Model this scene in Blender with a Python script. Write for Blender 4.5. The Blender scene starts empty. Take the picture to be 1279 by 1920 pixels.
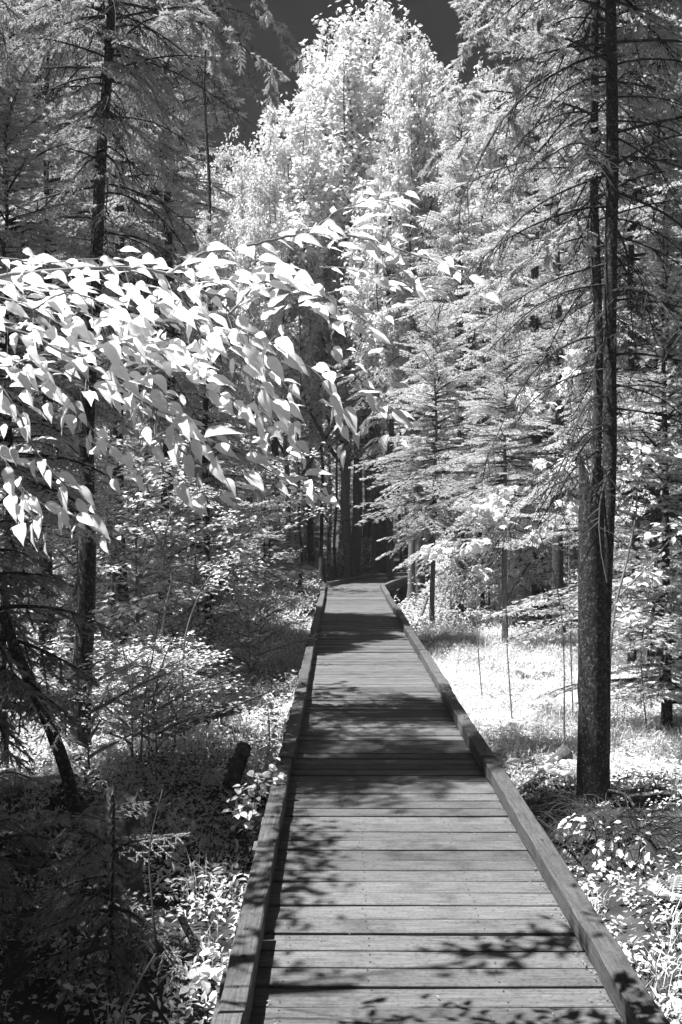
import bpy, math
import numpy as np

# ------------------------------------------------------------------ camera, world, sun, exposure
sc = bpy.context.scene
COL = sc.collection
F_PX, VX, VY, CAM_H = 1842.0, 636.0, 968.0, 1.7
cd = bpy.data.cameras.new('camera')
cam = bpy.data.objects.new('camera', cd)
COL.objects.link(cam)
cam.location = (0, 0, CAM_H)
cam.rotation_euler = (math.radians(90), 0, 0)
cd.sensor_fit = 'VERTICAL'
cd.sensor_height = 36.0
cd.lens = F_PX / 1920 * 36
cd.shift_x = 3.5 / 1920
cd.shift_y = 8.0 / 1920
cd.clip_start = 0.05
cd.clip_end = 1500
sc.camera = cam

SUN = np.array([-0.45, -0.05, 1.0]); SUN /= np.linalg.norm(SUN)
w = bpy.data.worlds.new('World'); sc.world = w; w.use_nodes = True
nt = w.node_tree
for n in list(nt.nodes): nt.nodes.remove(n)
sky = nt.nodes.new('ShaderNodeTexSky'); sky.sky_type = 'NISHITA'; sky.sun_disc = False
sky.sun_elevation = math.asin(SUN[2]); sky.sun_rotation = math.atan2(SUN[0], SUN[1])
sepc = nt.nodes.new('ShaderNodeSeparateColor')
mul = nt.nodes.new('ShaderNodeMath'); mul.operation = 'MULTIPLY'; mul.inputs[1].default_value = 0.011
bgn = nt.nodes.new('ShaderNodeBackground'); bgn.inputs['Strength'].default_value = 0.15
wo = nt.nodes.new('ShaderNodeOutputWorld')
nt.links.new(sky.outputs[0], sepc.inputs[0]); nt.links.new(sepc.outputs[0], mul.inputs[0])
nt.links.new(mul.outputs[0], bgn.inputs['Color']); nt.links.new(bgn.outputs[0], wo.inputs[0])

sd = bpy.data.lights.new('sun', 'SUN'); sd.energy = 5.0; sd.angle = math.radians(0.5); sd.color = (1, 1, 1)
so = bpy.data.objects.new('sun', sd); COL.objects.link(so)
so.rotation_euler = (math.acos(SUN[2]), 0, math.atan2(SUN[0], -SUN[1]))
sc.view_settings.view_transform = 'Standard'
sc.view_settings.look = 'None'
sc.view_settings.exposure = 1.5
sc.view_settings.gamma = 1
sc.view_settings.use_curve_mapping = False
cy = sc.cycles
cy.max_bounces = 7; cy.diffuse_bounces = 5; cy.transmission_bounces = 4; cy.glossy_bounces = 2
cy.use_denoising = True

# ------------------------------------------------------------------ helpers
RNG = np.random.default_rng(7)

def gh(x, y):
    x = np.asarray(x, float); y = np.asarray(y, float)
    h = -.38 + .05*np.sin(1.3*x+.7*y) + .04*np.sin(.6*y-1.1*x+1) + .025*np.sin(3.1*x+2.2)*np.sin(2.7*y)
    side = np.clip((np.abs(x-.32)-.9)/1.5, 0, 1)
    return h*1.0 - .06*(1-side) + np.clip(np.abs(x)-6, 0, 30)*.01

def P(px, py, z):
    """point at distance z from the lens in the direction of photo pixel px, py"""
    return np.array([(px-VX)/F_PX*z, z, CAM_H-(py-VY)/F_PX*z])

def X_at(px, z): return (px-VX)/F_PX*z

class MB:
    def __init__(s): s.V, s.F, s.M, s.n = [], [], [], 0
    def add(s, V, F, m=0):
        V = np.asarray(V, float); F = np.asarray(F, int)
        s.V.append(V); s.F.append(F+s.n); s.M.append(np.full(len(F), m)); s.n += len(V)
    def tile(s, tv, tf, R, T, m=0):
        N = len(T)
        if N == 0: return
        V = np.einsum('nij,kj->nki', R, tv) + T[:, None, :]
        F = tf[None] + (np.arange(N)*len(tv))[:, None, None]
        s.add(V.reshape(-1, 3), F.reshape(-1, 3), m)
    def arrays(s):
        return np.concatenate(s.V), np.concatenate(s.F), np.concatenate(s.M)
    def mesh(s, name, mats, smooth=False):
        V, F, M = s.arrays()
        return to_mesh(name, V, F, mats, M, smooth)

def to_mesh(name, V, F, mats, M=None, smooth=False):
    me = bpy.data.meshes.new(name)
    me.vertices.add(len(V)); me.vertices.foreach_set('co', np.ascontiguousarray(V, np.float32).ravel())
    me.loops.add(len(F)*3); me.loops.foreach_set('vertex_index', np.ascontiguousarray(F, np.int32).ravel())
    me.polygons.add(len(F)); me.polygons.foreach_set('loop_start', (np.arange(len(F))*3).astype(np.int32))
    for m in (mats if isinstance(mats, (list, tuple)) else [mats]): me.materials.append(m)
    if M is not None: me.polygons.foreach_set('material_index', M.astype(np.int32))
    me.polygons.foreach_set('use_smooth', np.full(len(F), bool(smooth)))
    me.update(calc_edges=True)
    return me

def ob(name, data, parent=None, loc=(0, 0, 0), rot=(0, 0, 0), scale=(1, 1, 1)):
    o = bpy.data.objects.new(name, data); COL.objects.link(o)
    if parent is not None: o.parent = parent
    o.location = [float(v) for v in loc]; o.rotation_euler = [float(v) for v in rot]
    o.scale = [float(v) for v in (scale if np.ndim(scale) else (scale,)*3)]
    return o

def tag(o, label=None, cat=None, group=None, kind=None):
    if label: o['label'] = label
    if cat: o['category'] = cat
    if group: o['group'] = group
    if kind: o['kind'] = kind
    return o

def nrm(v):
    v = np.asarray(v, float); return v/(np.linalg.norm(v, axis=-1, keepdims=True)+1e-9)

def tube(pts, rad, sides=8, cap=True, jit=0, rng=RNG):
    pts = np.asarray(pts, float); k = len(pts); rad = np.broadcast_to(rad, (k,))
    d = nrm(np.gradient(pts, axis=0))
    ref = np.array([0, 0, 1.]) if abs(d[0][2]) < .8 else np.array([1., 0, 0])
    U = np.zeros((k, 3)); u = nrm(np.cross(ref, d[0]))
    for i in range(k):
        u = nrm(u-d[i]*np.dot(u, d[i])); U[i] = u
    W = np.cross(d, U)
    a = np.arange(sides)/sides*2*np.pi
    r = rad[:, None]*(1+(rng.normal(0, jit, (k, sides)) if jit else 0))
    V = pts[:, None]+r[..., None]*(np.cos(a)[None, :, None]*U[:, None]+np.sin(a)[None, :, None]*W[:, None])
    V = V.reshape(-1, 3)
    i = np.arange(k-1)[:, None]*sides; j = np.arange(sides)[None]; j2 = (j+1) % sides
    A, B, C, D = i+j, i+j2, i+sides+j2, i+sides+j
    F = np.concatenate([np.stack([A, B, C], -1).reshape(-1, 3), np.stack([A, C, D], -1).reshape(-1, 3)])
    if cap:
        V = np.vstack([V, pts[0], pts[-1]]); n = k*sides
        jj = np.arange(sides); jk = (jj+1) % sides
        F = np.vstack([F, np.stack([np.full(sides, n), jk, jj], -1), np.stack([np.full(sides, n+1), jj+(k-1)*sides, jk+(k-1)*sides], -1)])
    return V, F

def smooth_path(pts, n):
    pts = np.asarray(pts, float); k = len(pts)
    s = np.concatenate([[0], np.cumsum(np.linalg.norm(np.diff(pts, axis=0), axis=1))])
    m = np.gradient(pts, s, axis=0)
    t = np.linspace(0, s[-1], n); i = np.clip(np.searchsorted(s, t)-1, 0, k-2)
    h = (s[i+1]-s[i]); u = ((t-s[i])/h)[:, None]; h = h[:, None]
    return (2*u**3-3*u**2+1)*pts[i]+(u**3-2*u**2+u)*h*m[i]+(-2*u**3+3*u**2)*pts[i+1]+(u**3-u**2)*h*m[i+1]

def basis(d, up):
    """matrices whose columns are d, side, up' """
    d = nrm(d); s = nrm(np.cross(up, d)); u = np.cross(d, s)
    return np.stack([d, s, u], -1)

def rotz(a):
    a = np.asarray(a, float); c, s = np.cos(a), np.sin(a); z = np.zeros_like(a); o = np.ones_like(a)
    return np.stack([np.stack([c, -s, z], -1), np.stack([s, c, z], -1), np.stack([z, z, o], -1)], -2)

# ------------------------------------------------------------------ materials (all grey: the place as an infrared camera records it)
def mat(name, build, transl=0.0):
    m = bpy.data.materials.new(name); m.use_nodes = True
    t = m.node_tree
    for n in list(t.nodes): t.nodes.remove(n)
    build(t); return m

def N(t, kind, **kw):
    n = t.nodes.new(kind)
    for k, v in kw.items():
        if k.startswith('_'): setattr(n, k[1:], v)
        else: n.inputs[k.replace('__', ' ')].default_value = v
    return n

def ramp(t, src, stops):
    r = t.nodes.new('ShaderNodeValToRGB'); e = r.color_ramp.elements
    while len(e) < len(stops): e.new(.5)
    for el, (p, v) in zip(e, stops): el.position = p; el.color = (v, v, v, 1)
    t.links.new(src, r.inputs[0]); return r.outputs[0]

def mapping(t, scale, src='Object'):
    c = t.nodes.new('ShaderNodeTexCoord'); m = t.nodes.new('ShaderNodeMapping')
    m.inputs['Scale'].default_value = scale; t.links.new(c.outputs[src], m.inputs[0]); return m.outputs[0]

def leafmat(name, lo, hi, tr, scale=6.0, gloss=.03):
    def b(t):
        g = t.nodes.new('ShaderNodeNewGeometry')
        nz = N(t, 'ShaderNodeTexNoise', Scale=scale, Detail=2.0); t.links.new(g.outputs['Position'], nz.inputs['Vector'])
        c = ramp(t, nz.outputs[0], [(.3, lo), (.7, hi)])
        isl = t.nodes.new('ShaderNodeMapRange'); isl.inputs['To Min'].default_value = .78; isl.inputs['To Max'].default_value = 1.12
        t.links.new(g.outputs['Random Per Island'], isl.inputs[0])
        mm = t.nodes.new('ShaderNodeVectorMath'); mm.operation = 'SCALE'
        t.links.new(c, mm.inputs[0]); t.links.new(isl.outputs[0], mm.inputs['Scale'])
        d = N(t, 'ShaderNodeBsdfDiffuse'); t.links.new(mm.outputs[0], d.inputs[0])
        tl = N(t, 'ShaderNodeBsdfTranslucent'); t.links.new(mm.outputs[0], tl.inputs[0])
        mx = N(t, 'ShaderNodeMixShader', Fac=tr); t.links.new(d.outputs[0], mx.inputs[1]); t.links.new(tl.outputs[0], mx.inputs[2])
        gl = N(t, 'ShaderNodeBsdfGlossy', Roughness=.45); gl.inputs[0].default_value = (.8, .8, .8, 1)
        m2 = N(t, 'ShaderNodeMixShader', Fac=gloss); t.links.new(mx.outputs[0], m2.inputs[1]); t.links.new(gl.outputs[0], m2.inputs[2])
        o = t.nodes.new('ShaderNodeOutputMaterial'); t.links.new(m2.outputs[0], o.inputs[0])
    return mat(name, b)

def solid(name, scale, stops, bump=.4, rough=.85, vec=(1, 1, 1), spots=None, dist=.01, detail=8.0, src='Object', rnd=0.0):
    def b(t):
        v = mapping(t, vec, src)
        nz = N(t, 'ShaderNodeTexNoise', Scale=scale, Detail=detail, Roughness=.65); t.links.new(v, nz.inputs['Vector'])
        c = ramp(t, nz.outputs[0], stops)
        if rnd:
            oi = t.nodes.new('ShaderNodeObjectInfo'); mr = t.nodes.new('ShaderNodeMapRange')
            mr.inputs['To Min'].default_value = 1-rnd; mr.inputs['To Max'].default_value = 1+rnd
            t.links.new(oi.outputs['Random'], mr.inputs[0])
            sm = t.nodes.new('ShaderNodeVectorMath'); sm.operation = 'SCALE'
            t.links.new(c, sm.inputs[0]); t.links.new(mr.outputs[0], sm.inputs['Scale']); c = sm.outputs[0]
        if spots:
            ssc, thr, val = spots
            v2 = mapping(t, (1, 1, 1), src)
            sn = N(t, 'ShaderNodeTexNoise', Scale=ssc, Detail=3.0, Roughness=.6); t.links.new(v2, sn.inputs['Vector'])
            f = ramp(t, sn.outputs[0], [(thr, 0), (thr+.03, 1)])
            mx = t.nodes.new('ShaderNodeMix'); mx.data_type = 'RGBA'
            t.links.new(f, mx.inputs[0]); t.links.new(c, mx.inputs[6]); mx.inputs[7].default_value = (val, val, val, 1)
            c = mx.outputs[2]
        p = N(t, 'ShaderNodeBsdfPrincipled', Roughness=rough); t.links.new(c, p.inputs['Base Color'])
        p.inputs['Specular IOR Level'].default_value = .3
        bp = N(t, 'ShaderNodeBump', Strength=bump, Distance=dist); t.links.new(nz.outputs[0], bp.inputs['Height'])
        t.links.new(bp.outputs[0], p.inputs['Normal'])
        o = t.nodes.new('ShaderNodeOutputMaterial'); t.links.new(p.outputs[0], o.inputs[0])
    return mat(name, b)

def wood_mat(name, base, lo, hi, along=0):
    """weathered timber; grain runs along local axis `along`"""
    def b(t):
        c = t.nodes.new('ShaderNodeTexCoord'); oi = t.nodes.new('ShaderNodeObjectInfo')
        ad = t.nodes.new('ShaderNodeVectorMath'); ad.operation = 'ADD'
        ms = t.nodes.new('ShaderNodeMath'); ms.operation = 'MULTIPLY'; ms.inputs[1].default_value = 37.0
        t.links.new(oi.outputs['Random'], ms.inputs[0]); t.links.new(c.outputs['Object'], ad.inputs[0]); t.links.new(ms.outputs[0], ad.inputs[1])
        def nz(sc3, s, det):
            m = t.nodes.new('ShaderNodeMapping'); m.inputs['Scale'].default_value = sc3; t.links.new(ad.outputs[0], m.inputs[0])
            n = N(t, 'ShaderNodeTexNoise', Scale=s, Detail=det, Roughness=.6); t.links.new(m.outputs[0], n.inputs['Vector']); return n.outputs[0]
        g3 = [22, 22, 22]; g3[along] = 1.2
        grain = nz(tuple(g3), 5.0, 6.0)
        blot = nz((1, 1, 1), 5.0, 5.0)
        fine = nz((1, 1, 1), 60.0, 3.0)
        c1 = ramp(t, grain, [(.3, lo), (.52, base), (.75, hi)])
        def mulc(a, bb):
            m = t.nodes.new('ShaderNodeMix'); m.data_type = 'RGBA'; m.blend_type = 'MULTIPLY'; m.inputs[0].default_value = 1
            t.links.new(a, m.inputs[6]); t.links.new(bb, m.inputs[7]); return m.outputs[2]
        c2 = mulc(c1, ramp(t, blot, [(.28, .45), (.45, .85), (.65, 1.0)]))
        c3 = mulc(c2, ramp(t, fine, [(.3, .6), (.5, 1.0)]))
        # every board a little different
        r = ramp(t, oi.outputs['Random'], [(0, .66), (.5, .92), (1, 1.08)]); c3 = mulc(c3, r)
        p = N(t, 'ShaderNodeBsdfPrincipled', Roughness=.75); t.links.new(c3, p.inputs['Base Color'])
        p.inputs['Specular IOR Level'].default_value = .35
        bp = N(t, 'ShaderNodeBump', Strength=.45, Distance=.004); t.links.new(grain, bp.inputs['Height'])
        t.links.new(bp.outputs[0], p.inputs['Normal'])
        o = t.nodes.new('ShaderNodeOutputMaterial'); t.links.new(p.outputs[0], o.inputs[0])
    return mat(name, b)

M_LEAF = leafmat('broad_leaf', .72, .90, .42, 5)
M_BEECH = leafmat('bough_leaf', .88, .95, .5, 8, .04)
M_NEEDLE = leafmat('needles', .48, .74, .32, 2.2)
M_NEEDLE_B = leafmat('needles_bright', .60, .86, .32, 3)
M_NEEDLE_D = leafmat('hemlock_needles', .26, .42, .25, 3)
M_HERB = leafmat('herb_leaf', .60, .93, .35, .9, .03)
M_BARK = solid('fir_bark', 9, [(.3, .012), (.55, .036), (.8, .085)], .9, .9, (6, 6, 2.2), (45, .57, .13), .02)
M_BARK_L = solid('grey_bark', 9, [(.3, .07), (.6, .16), (.8, .26)], .6, .85, (5, 5, 2), (20, .66, .45), .01)
M_TWIG = solid('dead_twig', 10, [(.3, .012), (.7, .05)], .3)
M_TWIG_L = solid('pale_twig', 10, [(.3, .14), (.7, .28)], .3)
M_SNAG = solid('split_wood', 8, [(.3, .03), (.6, .11), (.8, .2)], .9, .85, (6, 6, .8), None, .02)
M_MOSS = solid('mossy_wood', 14, [(.3, .025), (.52, .09), (.72, .36)], 1.0, .95, (1, 1, 1), None, .03)
M_SOIL = solid('forest_soil', 3.5, [(.3, .01), (.5, .025), (.72, .08)], .9, .95, (1, 1, 1), (26, .62, .22), .03)
M_DECK = wood_mat('deck_board', .135, .075, .19, 0)
M_RAIL = wood_mat('kerb_timber', .11, .055, .155, 1)
M_BEAM = wood_mat('bearer_timber', .13, .07, .2, 1)
M_NAIL = solid('rusty_nail', 20, [(.3, .02), (.7, .05)], .1)

# ------------------------------------------------------------------ ground
def build_ground():
    xs = np.unique(np.round(np.concatenate([np.linspace(-9, 9, 150), np.linspace(-40, 40, 81), np.array([-300, -150, -80, 80, 150, 300.])]), 3))
    ys = np.unique(np.round(np.concatenate([np.linspace(-6, 22, 190), np.linspace(22, 80, 80), np.array([-300, -100, -40, -15, 120, 200, 300.])]), 3))
    X, Y = np.meshgrid(xs, ys); rng = np.random.default_rng(3)
    Z = gh(X, Y) + rng.normal(0, .012, X.shape)*(np.abs(X) < 12)
    V = np.stack([X, Y, Z], -1).reshape(-1, 3); nx, ny = len(xs), len(ys)
    i, j = np.meshgrid(np.arange(ny-1), np.arange(nx-1), indexing='ij'); a = (i*nx+j).ravel()
    F = np.concatenate([np.stack([a, a+1, a+nx+1], -1), np.stack([a, a+nx+1, a+nx], -1)])
    tag(ob('ground', to_mesh('ground', V, F, M_SOIL, None, True)), kind='structure')
build_ground()

# ------------------------------------------------------------------ boardwalk
XL, XR, KH = -0.304, 0.95, 0.108
PITCH = 0.1455
def plank_mesh(seed, length=1.50):
    rng = np.random.default_rng(seed); mb = MB(); n = 9
    xs = np.linspace(-length/2, length/2, n)
    w0 = .0648; jr = lambda s: rng.normal(0, s, n)
    bend = .0022*np.sin(xs*2+rng.uniform(0, 6))
    yf, yb = -w0+bend+jr(.0009), w0+bend+jr(.0009)
    zt = .0015*np.sin(xs*3+rng.uniform(0, 6))
    b = .0035
    rows = [(yf, zt-.036), (yf, zt-b), (yf+b, zt), (0*xs+bend, zt-.0012+jr(.0003)), (yb-b, zt), (yb, zt-b), (yb, zt-.036)]
    V = np.stack([np.stack([xs, r[0], r[1]], -1) for r in rows]).reshape(-1, 3); R = len(rows)
    F = []
    for r in range(R-1):
        for k in range(n-1):
            a, c = r*n+k, (r+1)*n+k
            F += [(a, a+1, c+1), (a, c+1, c)]
    for k in (0, n-1):
        ring = [r*n+k for r in range(R)]
        if k == 0: ring = ring[::-1]
        for q in range(1, R-1): F.append((ring[0], ring[q], ring[q+1]))
    mb.add(V, F)
    a = np.arange(6)/6*2*np.pi
    for x in (-.52, -.21, .27, .62):
        for y in (-.035, .037):
            cx, cy_ = x+rng.normal(0, .006), y+rng.normal(0, .006)
            z = .0032 + .0015*math.sin(0)
            vv = np.vstack([np.stack([cx+.0042*np.cos(a), cy_+.0042*np.sin(a), np.full(6, z)], -1), [[cx, cy_, z]]])
            mb.add(vv, [(6, i, (i+1) % 6) for i in range(6)], 1)
    return mb.mesh('plank', [M_DECK, M_NAIL])

def box(x0, x1, y0, y1, z0, z1, seg=1, jit=0., bev=.004, rng=RNG):
    """bevelled bar along y"""
    ys = np.linspace(y0, y1, seg+1)
    prof = [(x0, z0), (x0, z1-bev), (x0+bev, z1), (x1-bev, z1), (x1, z1-bev), (x1, z0)]
    V = []
    for y in ys:
        for (x, z) in prof: V.append((x+rng.normal(0, jit), y, z+rng.normal(0, jit)))
    F = []; k = 6
    for s in range(seg):
        for q in range(k):
            a, b = s*k+q, s*k+(q+1) % k
            F += [(a, b, b+k), (a, b+k, a+k)]
    for s, rev in ((0, 1), (seg, 0)):
        r = [s*k+q for q in range(k)]
        if not rev: r = r[::-1]
        for q in range(1, k-1): F.append((r[0], r[q+1], r[q]) if rev else (r[0], r[q+1], r[q]))
    return np.array(V), np.array(F)

def build_boardwalk():
    rng = np.random.default_rng(11)
    root = tag(ob('boardwalk_path', None), 'grey weathered plank boardwalk with low timber kerbs running into the woods', None, None, 'structure')
    meshes = [plank_mesh(100+i) for i in range(9)]
    # centre line: straight, then bends to the right among the trees
    pts = []; x, y, hd = (XL+XR)/2, 1.3, 0.0
    while y < 32:
        pts.append((x, y, hd))
        if y > 22.9 and hd < math.radians(17): hd += math.radians(2.6)
        if y > 26.0 and hd < math.radians(44): hd += math.radians(3.4)
        p = PITCH*(1+rng.normal(0, .012)); x += math.sin(hd)*p; y += math.cos(hd)*p
    for i, (px, py, h) in enumerate(pts):
        ob('plank', meshes[rng.integers(9)], root, (px+rng.normal(0, .006), py, rng.normal(0, .0024)-.002+(.0022*(i % 2) if h else 0)), (rng.normal(0, .004), 0, -h+rng.normal(0, .0022)))
    # kerbs
    def rail(side, y0, y1, dx, dz):
        L = y1-y0-.006; x0 = (XL-.094 if side < 0 else XR)+dx
        V, F = box(-.047, .047, -L/2, L/2, -.043, .043, max(2, int(L/.16)), .0019, .006, rng)
        o = ob('kerb_rail', to_mesh('kerb_rail', V, F, M_RAIL), root, (x0+.047, (y0+y1)/2, KH-.043+dz), (rng.normal(0, .002), 0, rng.normal(0, .0016)))
        for yy in (-L/2+.16, 0, L/2-.16):
            a = np.arange(8)/8*2*np.pi; bx = rng.normal(0, .006)
            vv = np.vstack([np.stack([bx+.011*np.cos(a), .011*np.sin(a), np.zeros(8)], -1), np.stack([bx+.009*np.cos(a), .009*np.sin(a), np.full(8, .004)], -1), [[bx, 0, .005]]])
            ff = [(i, (i+1) % 8, 8+(i+1) % 8) for i in range(8)]+[(i, 8+(i+1) % 8, 8+i) for i in range(8)]+[(16, 8+i, 8+(i+1) % 8) for i in range(8)]
            ob('bolt_head', to_mesh('bolt_head', vv, np.array(ff), M_NAIL), o, (0, yy, .0425))
        for yy in np.arange(y0+.12, y1, .62):
            V, F = box(-.042, .042, -.045, .045, -.0105, .0105)
            ob('spacer_block', to_mesh('spacer_block', V, F, M_BEAM), root, (x0+.047, yy, .0115))
    jl = [1.0, 3.15, 3.94, 6.5, 9.25, 12.0, 14.7, 17.5, 20.4, 23.5]
    jr = [1.0, 3.16, 6.52, 9.1, 11.7, 14.4, 17.1, 19.9, 22.6]
    ol = [0, .004, -.004, .005, -.004, .003, .0, .006, -.004]
    orr = [0, .0, -.010, .004, -.006, .008, -.004, .006]
    for k in range(len(jl)-1): rail(-1, jl[k], jl[k+1], ol[k], rng.normal(0, .003))
    for k in range(len(jr)-1): rail(1, jr[k], jr[k+1], orr[k], rng.normal(0, .003))
    # kerbs round the bend
    cl = np.array(pts); 
    def off(i, d):
        h = cl[i][2]; return np.array([cl[i][0]+math.cos(h)*d, cl[i][1]-math.sin(h)*d])
    sel = [k for k in range(len(cl)) if cl[k][1] > 22.5]
    idx = [sel[0]]+list(range(sel[0]+14, len(cl), 14))
    for d, s0 in ((-.674, 7), (.674, 1)):
        ii = [sel[0]+s0]+[k for k in idx if k > sel[0]+s0+4]
        for a, b in zip(ii[:-1], ii[1:]):
            p, q = off(a, d), off(b, d); L = np.linalg.norm(q-p)
            V, F = box(-.047, .047, -L/2+.002, L/2+.01, -.043, .043, 2, .001)
            ob('kerb_rail', to_mesh('kerb_rail', V, F, M_RAIL), root, (*(p+q)/2, KH-.043), (0, 0, -math.atan2(q[0]-p[0], q[1]-p[1])))
    # bearers and posts below
    for k in range(0, len(cl)-18, 18):
        for d in (-.6, 0, .6):
            p, q = off(k, d), off(k+18, d); L = np.linalg.norm(q-p)
            V, F = box(-.03, .03, -L/2, L/2, -.09, .0)
            ob('bearer', to_mesh('bearer', V, F, M_BEAM), root, (*(p+q)/2, -.040), (0, 0, -math.atan2(q[0]-p[0], q[1]-p[1])))
        for d in (-.64, .64):
            p = off(k, d); V, F = box(-.05, .05, -.05, .05, -.45, .0)
            ob('post', to_mesh('post', V, F, M_BEAM), root, (p[0], p[1], -.135))
build_boardwalk()

# ------------------------------------------------------------------ foliage templates
def shoot_template(K, w, rad, seed):
    rng = np.random.default_rng(seed); V = []; F = []
    for i in range(K):
        a = i*2.4+rng.uniform(-.4, .4); x = i/K*.8; c, s = math.cos(a), math.sin(a)*.75
        tip = (x+.34+rng.uniform(-.06, .06), c*rad, s*rad)
        tn = (-math.sin(a)*w, math.cos(a)*w)
        n = len(V); V += [(x, tn[0], tn[1]), (x+.05, -tn[0], -tn[1]), tip]; F.append((n, n+1, n+2))
    return np.array(V, float), np.array(F, int)
SH_FINE = shoot_template(16, .055, .20, 1)
SH_COARSE = shoot_template(8, .10, .20, 2)

def fir_branch(rng, L, sh, start=.12, rise=.12, droop=.3, step=.085, sub=.055, hang=.12, slen=.075, bare=False, width=.42):
    """returns needles V,F and wood V,F; grows along +X"""
    nd, wd = MB(), MB()
    ph = rng.uniform(0, 6); k = 9; t = np.linspace(0, 1, k)
    path = np.stack([L*t, .05*L*np.sin(t*4+ph)*t, L*(rise*t-droop*t*t)+.02*L*np.sin(t*7+ph)*t], -1)
    wd.add(*tube(path, (.011*L+.004)*(1-t)+.0018, 4, False))
    pos, dr, ln = [], [], []
    s = start*L
    def at(s):
        u = np.clip(s/L, 0, 1)*(k-1); i = min(int(u), k-2); return path[i]+(path[i+1]-path[i])*(u-i), nrm(path[i+1]-path[i])
    while s < L:
        p, d = at(s)
        for sd_ in (1, -1):
            tl = min(width*L, .62*(L-s)+.07)*rng.uniform(.55, 1.1)
            if rng.random() < .08: continue
            a = math.radians(rng.uniform(42, 64))
            side = nrm(np.cross([0, 0, 1], d))*sd_
            d2 = nrm(d*math.cos(a)+side*math.sin(a)+np.array([0, 0, rng.uniform(-.22, .1)-hang]))
            m = max(2, int(tl/sub)); u = (np.arange(m)+.5)/m*tl
            q = p+d2*u[:, None]+np.array([0, 0, -1])*(u[:, None]**2)*hang*1.2
            e = p+d2*tl+np.array([0, 0, -tl*tl*hang*1.2])
            mid = p+d2*tl*.5+np.array([0, 0, -.25*tl*tl*hang*1.2])
            wd.add(*tube([p, mid, e], [.0035+.002*L, .0028, .0014], 3, False))
            s2 = nrm(np.cross([0, 0, 1], d2))
            for j in range(m):
                pos.append(q[j]-d2*.02); dr.append(d2+np.array([0, 0, -hang*u[j]])); ln.append(slen)
                if u[j] < tl-.02:
                    for sg in (1, -1):
                        if rng.random() < .85:
                            pos.append(q[j]); dr.append(d2*.75+s2*sg*.75+np.array([0, 0, rng.uniform(-.15, .12)])); ln.append(slen*rng.uniform(.6, 1.15)*(1.2-.5*u[j]/tl))
        pos.append(p); dr.append(d); ln.append(slen)
        s += step*rng.uniform(.8, 1.2)
    if bare: pos = []
    if pos:
        pos, dr, ln = np.array(pos), nrm(np.array(dr)), np.array(ln)
        up = np.tile([0, 0, 1.], (len(pos), 1))+rng.normal(0, .25, (len(pos), 3))
        nd.tile(sh[0], sh[1], basis(dr, up)*ln[:, None, None], pos)
    return nd, wd

rb = np.random.default_rng(21)
def branch_set(sh, **kw):
    out = {}
    for L, stp, sub in ((.5, .08, .06), (1.0, .1, .065), (1.6, .13, .075), (2.3, .16, .085)):
        out[L] = []
        for v in range(3):
            nd, wd = fir_branch(rb, L, sh, step=stp, sub=sub, **kw)
            a = MB(); a.add(*nd.arrays()[:2]); a.add(*wd.arrays()[:2], 1)
            out[L].append(a.arrays())
    return out
BR_FOREST = branch_set(SH_COARSE, start=.22, slen=.10, rise=.15, droop=.35, hang=.15)
BR_YOUNG = branch_set(SH_FINE, start=.08, slen=.075, rise=.05, droop=.16, hang=.05)
BR_HANG = branch_set(SH_FINE, start=.1, slen=.07, rise=.12, droop=.5, hang=.55)

def fir_crown(name, seed, H, h0, R, bset, mats, dh=.36, per=5, up0=-.25, up1=.7, shape=.8, ragged=.25):
    """needles + twigs of one conifer, base at the origin"""
    rng = np.random.default_rng(seed); mb = MB(); h = h0; items = {}
    while h < H-.12:
        f = (h-h0)/(H-h0); r = R*(1-f)**shape*(.55+.45*min(1, f*5))+.12
        for q in range(per+rng.integers(-1, 2)):
            L = r*rng.uniform(1-ragged*1.6, 1+ragged*.5)
            if L < .1: continue
            key = min(bset, key=lambda k: abs(k-L)); v = rng.integers(3)
            az = rng.uniform(0, 2*np.pi); el = up0+(up1-up0)*f**1.3+rng.normal(0, .1)
            items.setdefault((key, v), []).append((az, el, L/key, h+rng.uniform(-.12, .12)))
        h += dh*(1-.45*f)*rng.uniform(.75, 1.25)
    for (key, v), L in items.items():
        V, F, M = bset[key][v]; L = np.array(L)
        ce, se = np.cos(L[:, 1]), np.sin(L[:, 1]); z = np.zeros(len(L)); o = np.ones(len(L))
        Ry = np.stack([np.stack([ce, z, -se], -1), np.stack([z, o, z], -1), np.stack([se, z, ce], -1)], -2)
        R3 = rotz(L[:, 0])@Ry*L[:, 2][:, None, None]
        T = np.stack([z, z, L[:, 3]], -1)
        for m in (0, 1):
            sel = M == m
            fv = F[sel]; us, inv = np.unique(fv, return_inverse=True)
            mb.tile(V[us], inv.reshape(-1, 3), R3, T, m)
    # leader
    mb.tile(SH_FINE[0], SH_FINE[1], basis(np.array([[0, 0, 1.]]*4), np.array([[1., 0, 0]]*4))*.16, np.array([[0, 0, H-.1-.1*i] for i in range(4)]), 0)
    return mb.mesh(name, mats)

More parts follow.
